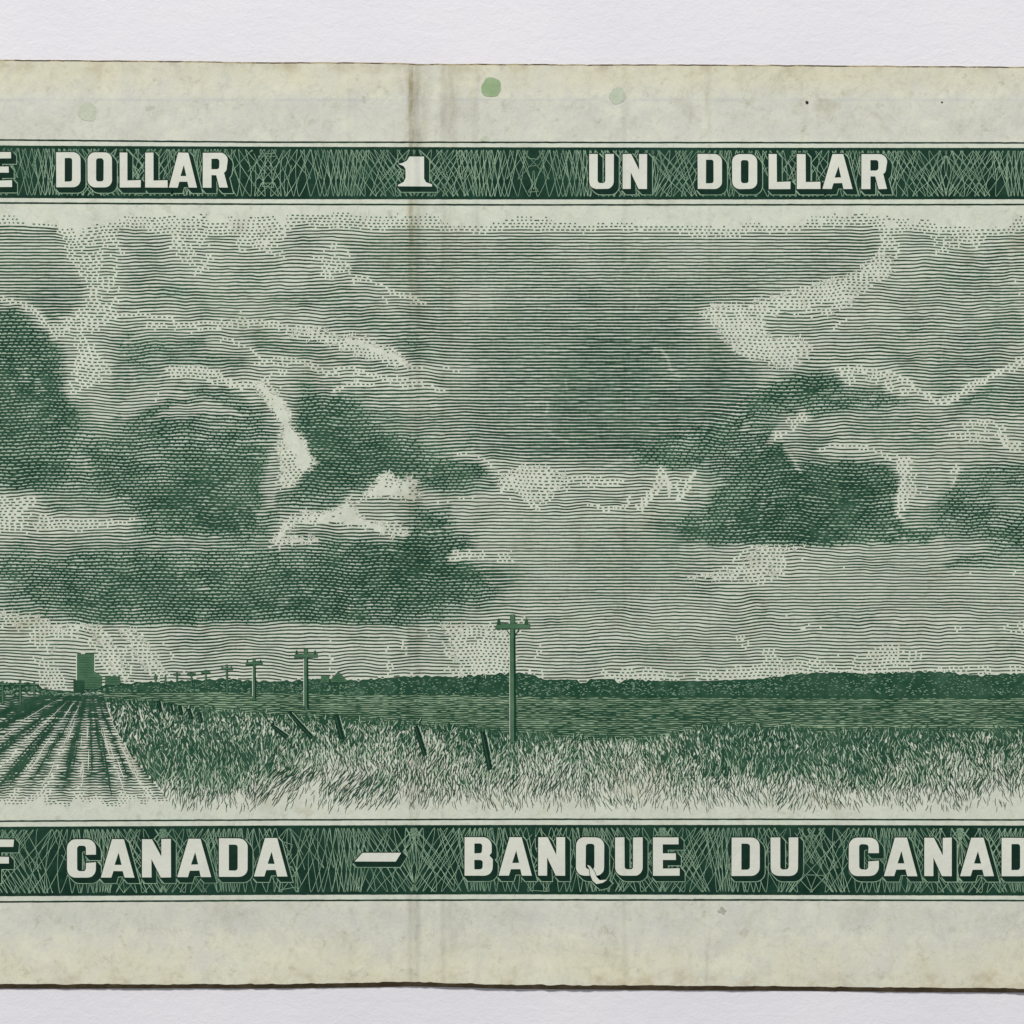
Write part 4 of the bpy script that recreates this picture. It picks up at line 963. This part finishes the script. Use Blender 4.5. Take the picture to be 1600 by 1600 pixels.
for a in [(801, 960, 1160, 8.6, 978.5, 54), (478, 1013, 1109, 6.4, 1024, 36), (397, 1028, 1094, 4.6, 1036.5, 26), (354.5, 1038, 1084, 2.6, 1044.5, 18),
          (321.5, 1046, 1076, 1.8, 1050.5, 14, False), (299, 1051, 1074, 2, 1053, 13, False), (276.5, 1051, 1074, 2, 1053.5, 10, False), (258.5, 1055, 1070, 2, 1056, 0), (243, 1053, 1068, 2, 1057, 5, False),
          (4, 1064, 1100, 3.2, 1069, 22, False), (31.5, 1063, 1098, 3.4, 1069.5, 15, False), (53.5, 1064, 1090, 2.6, 1069.5, 14, False)]:
    pole(*a)
# fence posts leaning in the grass
def post(x0, y0, x1, y1, wd):
    wd *= 1.25; m = Mesh(); z = ZS + 0.002
    m.stroke([(x0, y0), ((x0 + x1) / 2, (y0 + y1) / 2), (x1, y1)], [wd, wd * 1.15, wd], z, M_dark)
    m.stroke([(x0 - wd * .1, y0 + 2), (x1 - wd * .1, y1 - 1)], [wd * .3, wd * .3], z + .0003, M_inkf)
    m.stroke([(x0 + wd * .75, y0 + 1), (x1 + wd * .75, y1 - 3)], [.9, 1.1], z + .0003, M_blade)
    return m.build('fence_post', note)
for a in [(247.5, 1095, 251, 1110, 4.4), (268, 1100, 269.5, 1113, 2.6), (281, 1102, 284, 1117, 4), (295, 1107, 299, 1123, 4.4), (311, 1113, 314, 1129, 5),
          (424, 1131, 448, 1152, 5), (452, 1112, 487, 1153, 5), (525, 1117, 534.5, 1154, 6), (650, 1135, 664, 1180, 5.5), (754, 1143, 765.5, 1202, 6)]:
    post(*a)

# ------------------------------------------------------------------ security dots, specks and smudges in the margins
def disc(name, x, y, r, mat, irr=.12, z=ZI, label=None):
    m = Mesh(); n_ = 28
    pts = [(x + r * (1 + irr * float(noise(math.cos(q / n_ * 6.283) * 2 + x, math.sin(q / n_ * 6.283) * 2 + y, 5))) * math.cos(q / n_ * 6.283),
            y + r * (1 + irr * float(noise(math.cos(q / n_ * 6.283) * 2 + x, math.sin(q / n_ * 6.283) * 2 + y, 6))) * math.sin(q / n_ * 6.283)) for q in range(n_)]
    m.poly(pts, [], z, mat); o = m.build(name, note)
    if label: o['label'] = label
    return o
disc('security_dot', 767.5, 137, 15.5, M_spot, label='strong green round dot in the top margin')
disc('security_dot', 137, 174.5, 15, M_spotf, .14, label='faint green dot in the upper left margin')
disc('security_dot', 965, 150, 13, M_spotf, .22, label='pale green dot above the word UN, third from the left')
disc('security_dot', 759, 218, 6, M_spotf, .5)
disc('ink_speck', 1261, 160, 2.6, M_speck, .3)
disc('smudge', 398, 1518, 15, M_spotf, .6)
disc('smudge', 1128, 1423, 5, M_stain, .6)
disc('ink_speck', 1192, 1511, 1.8, M_speck, .3)
disc('ink_speck', 1196, 1521, 2, M_speck, .3)
disc('ink_speck', 1472, 160, 1.6, M_speck, .3)

print('verts', sum(len(o.data.vertices) for o in sc.objects if o.type == 'MESH'))
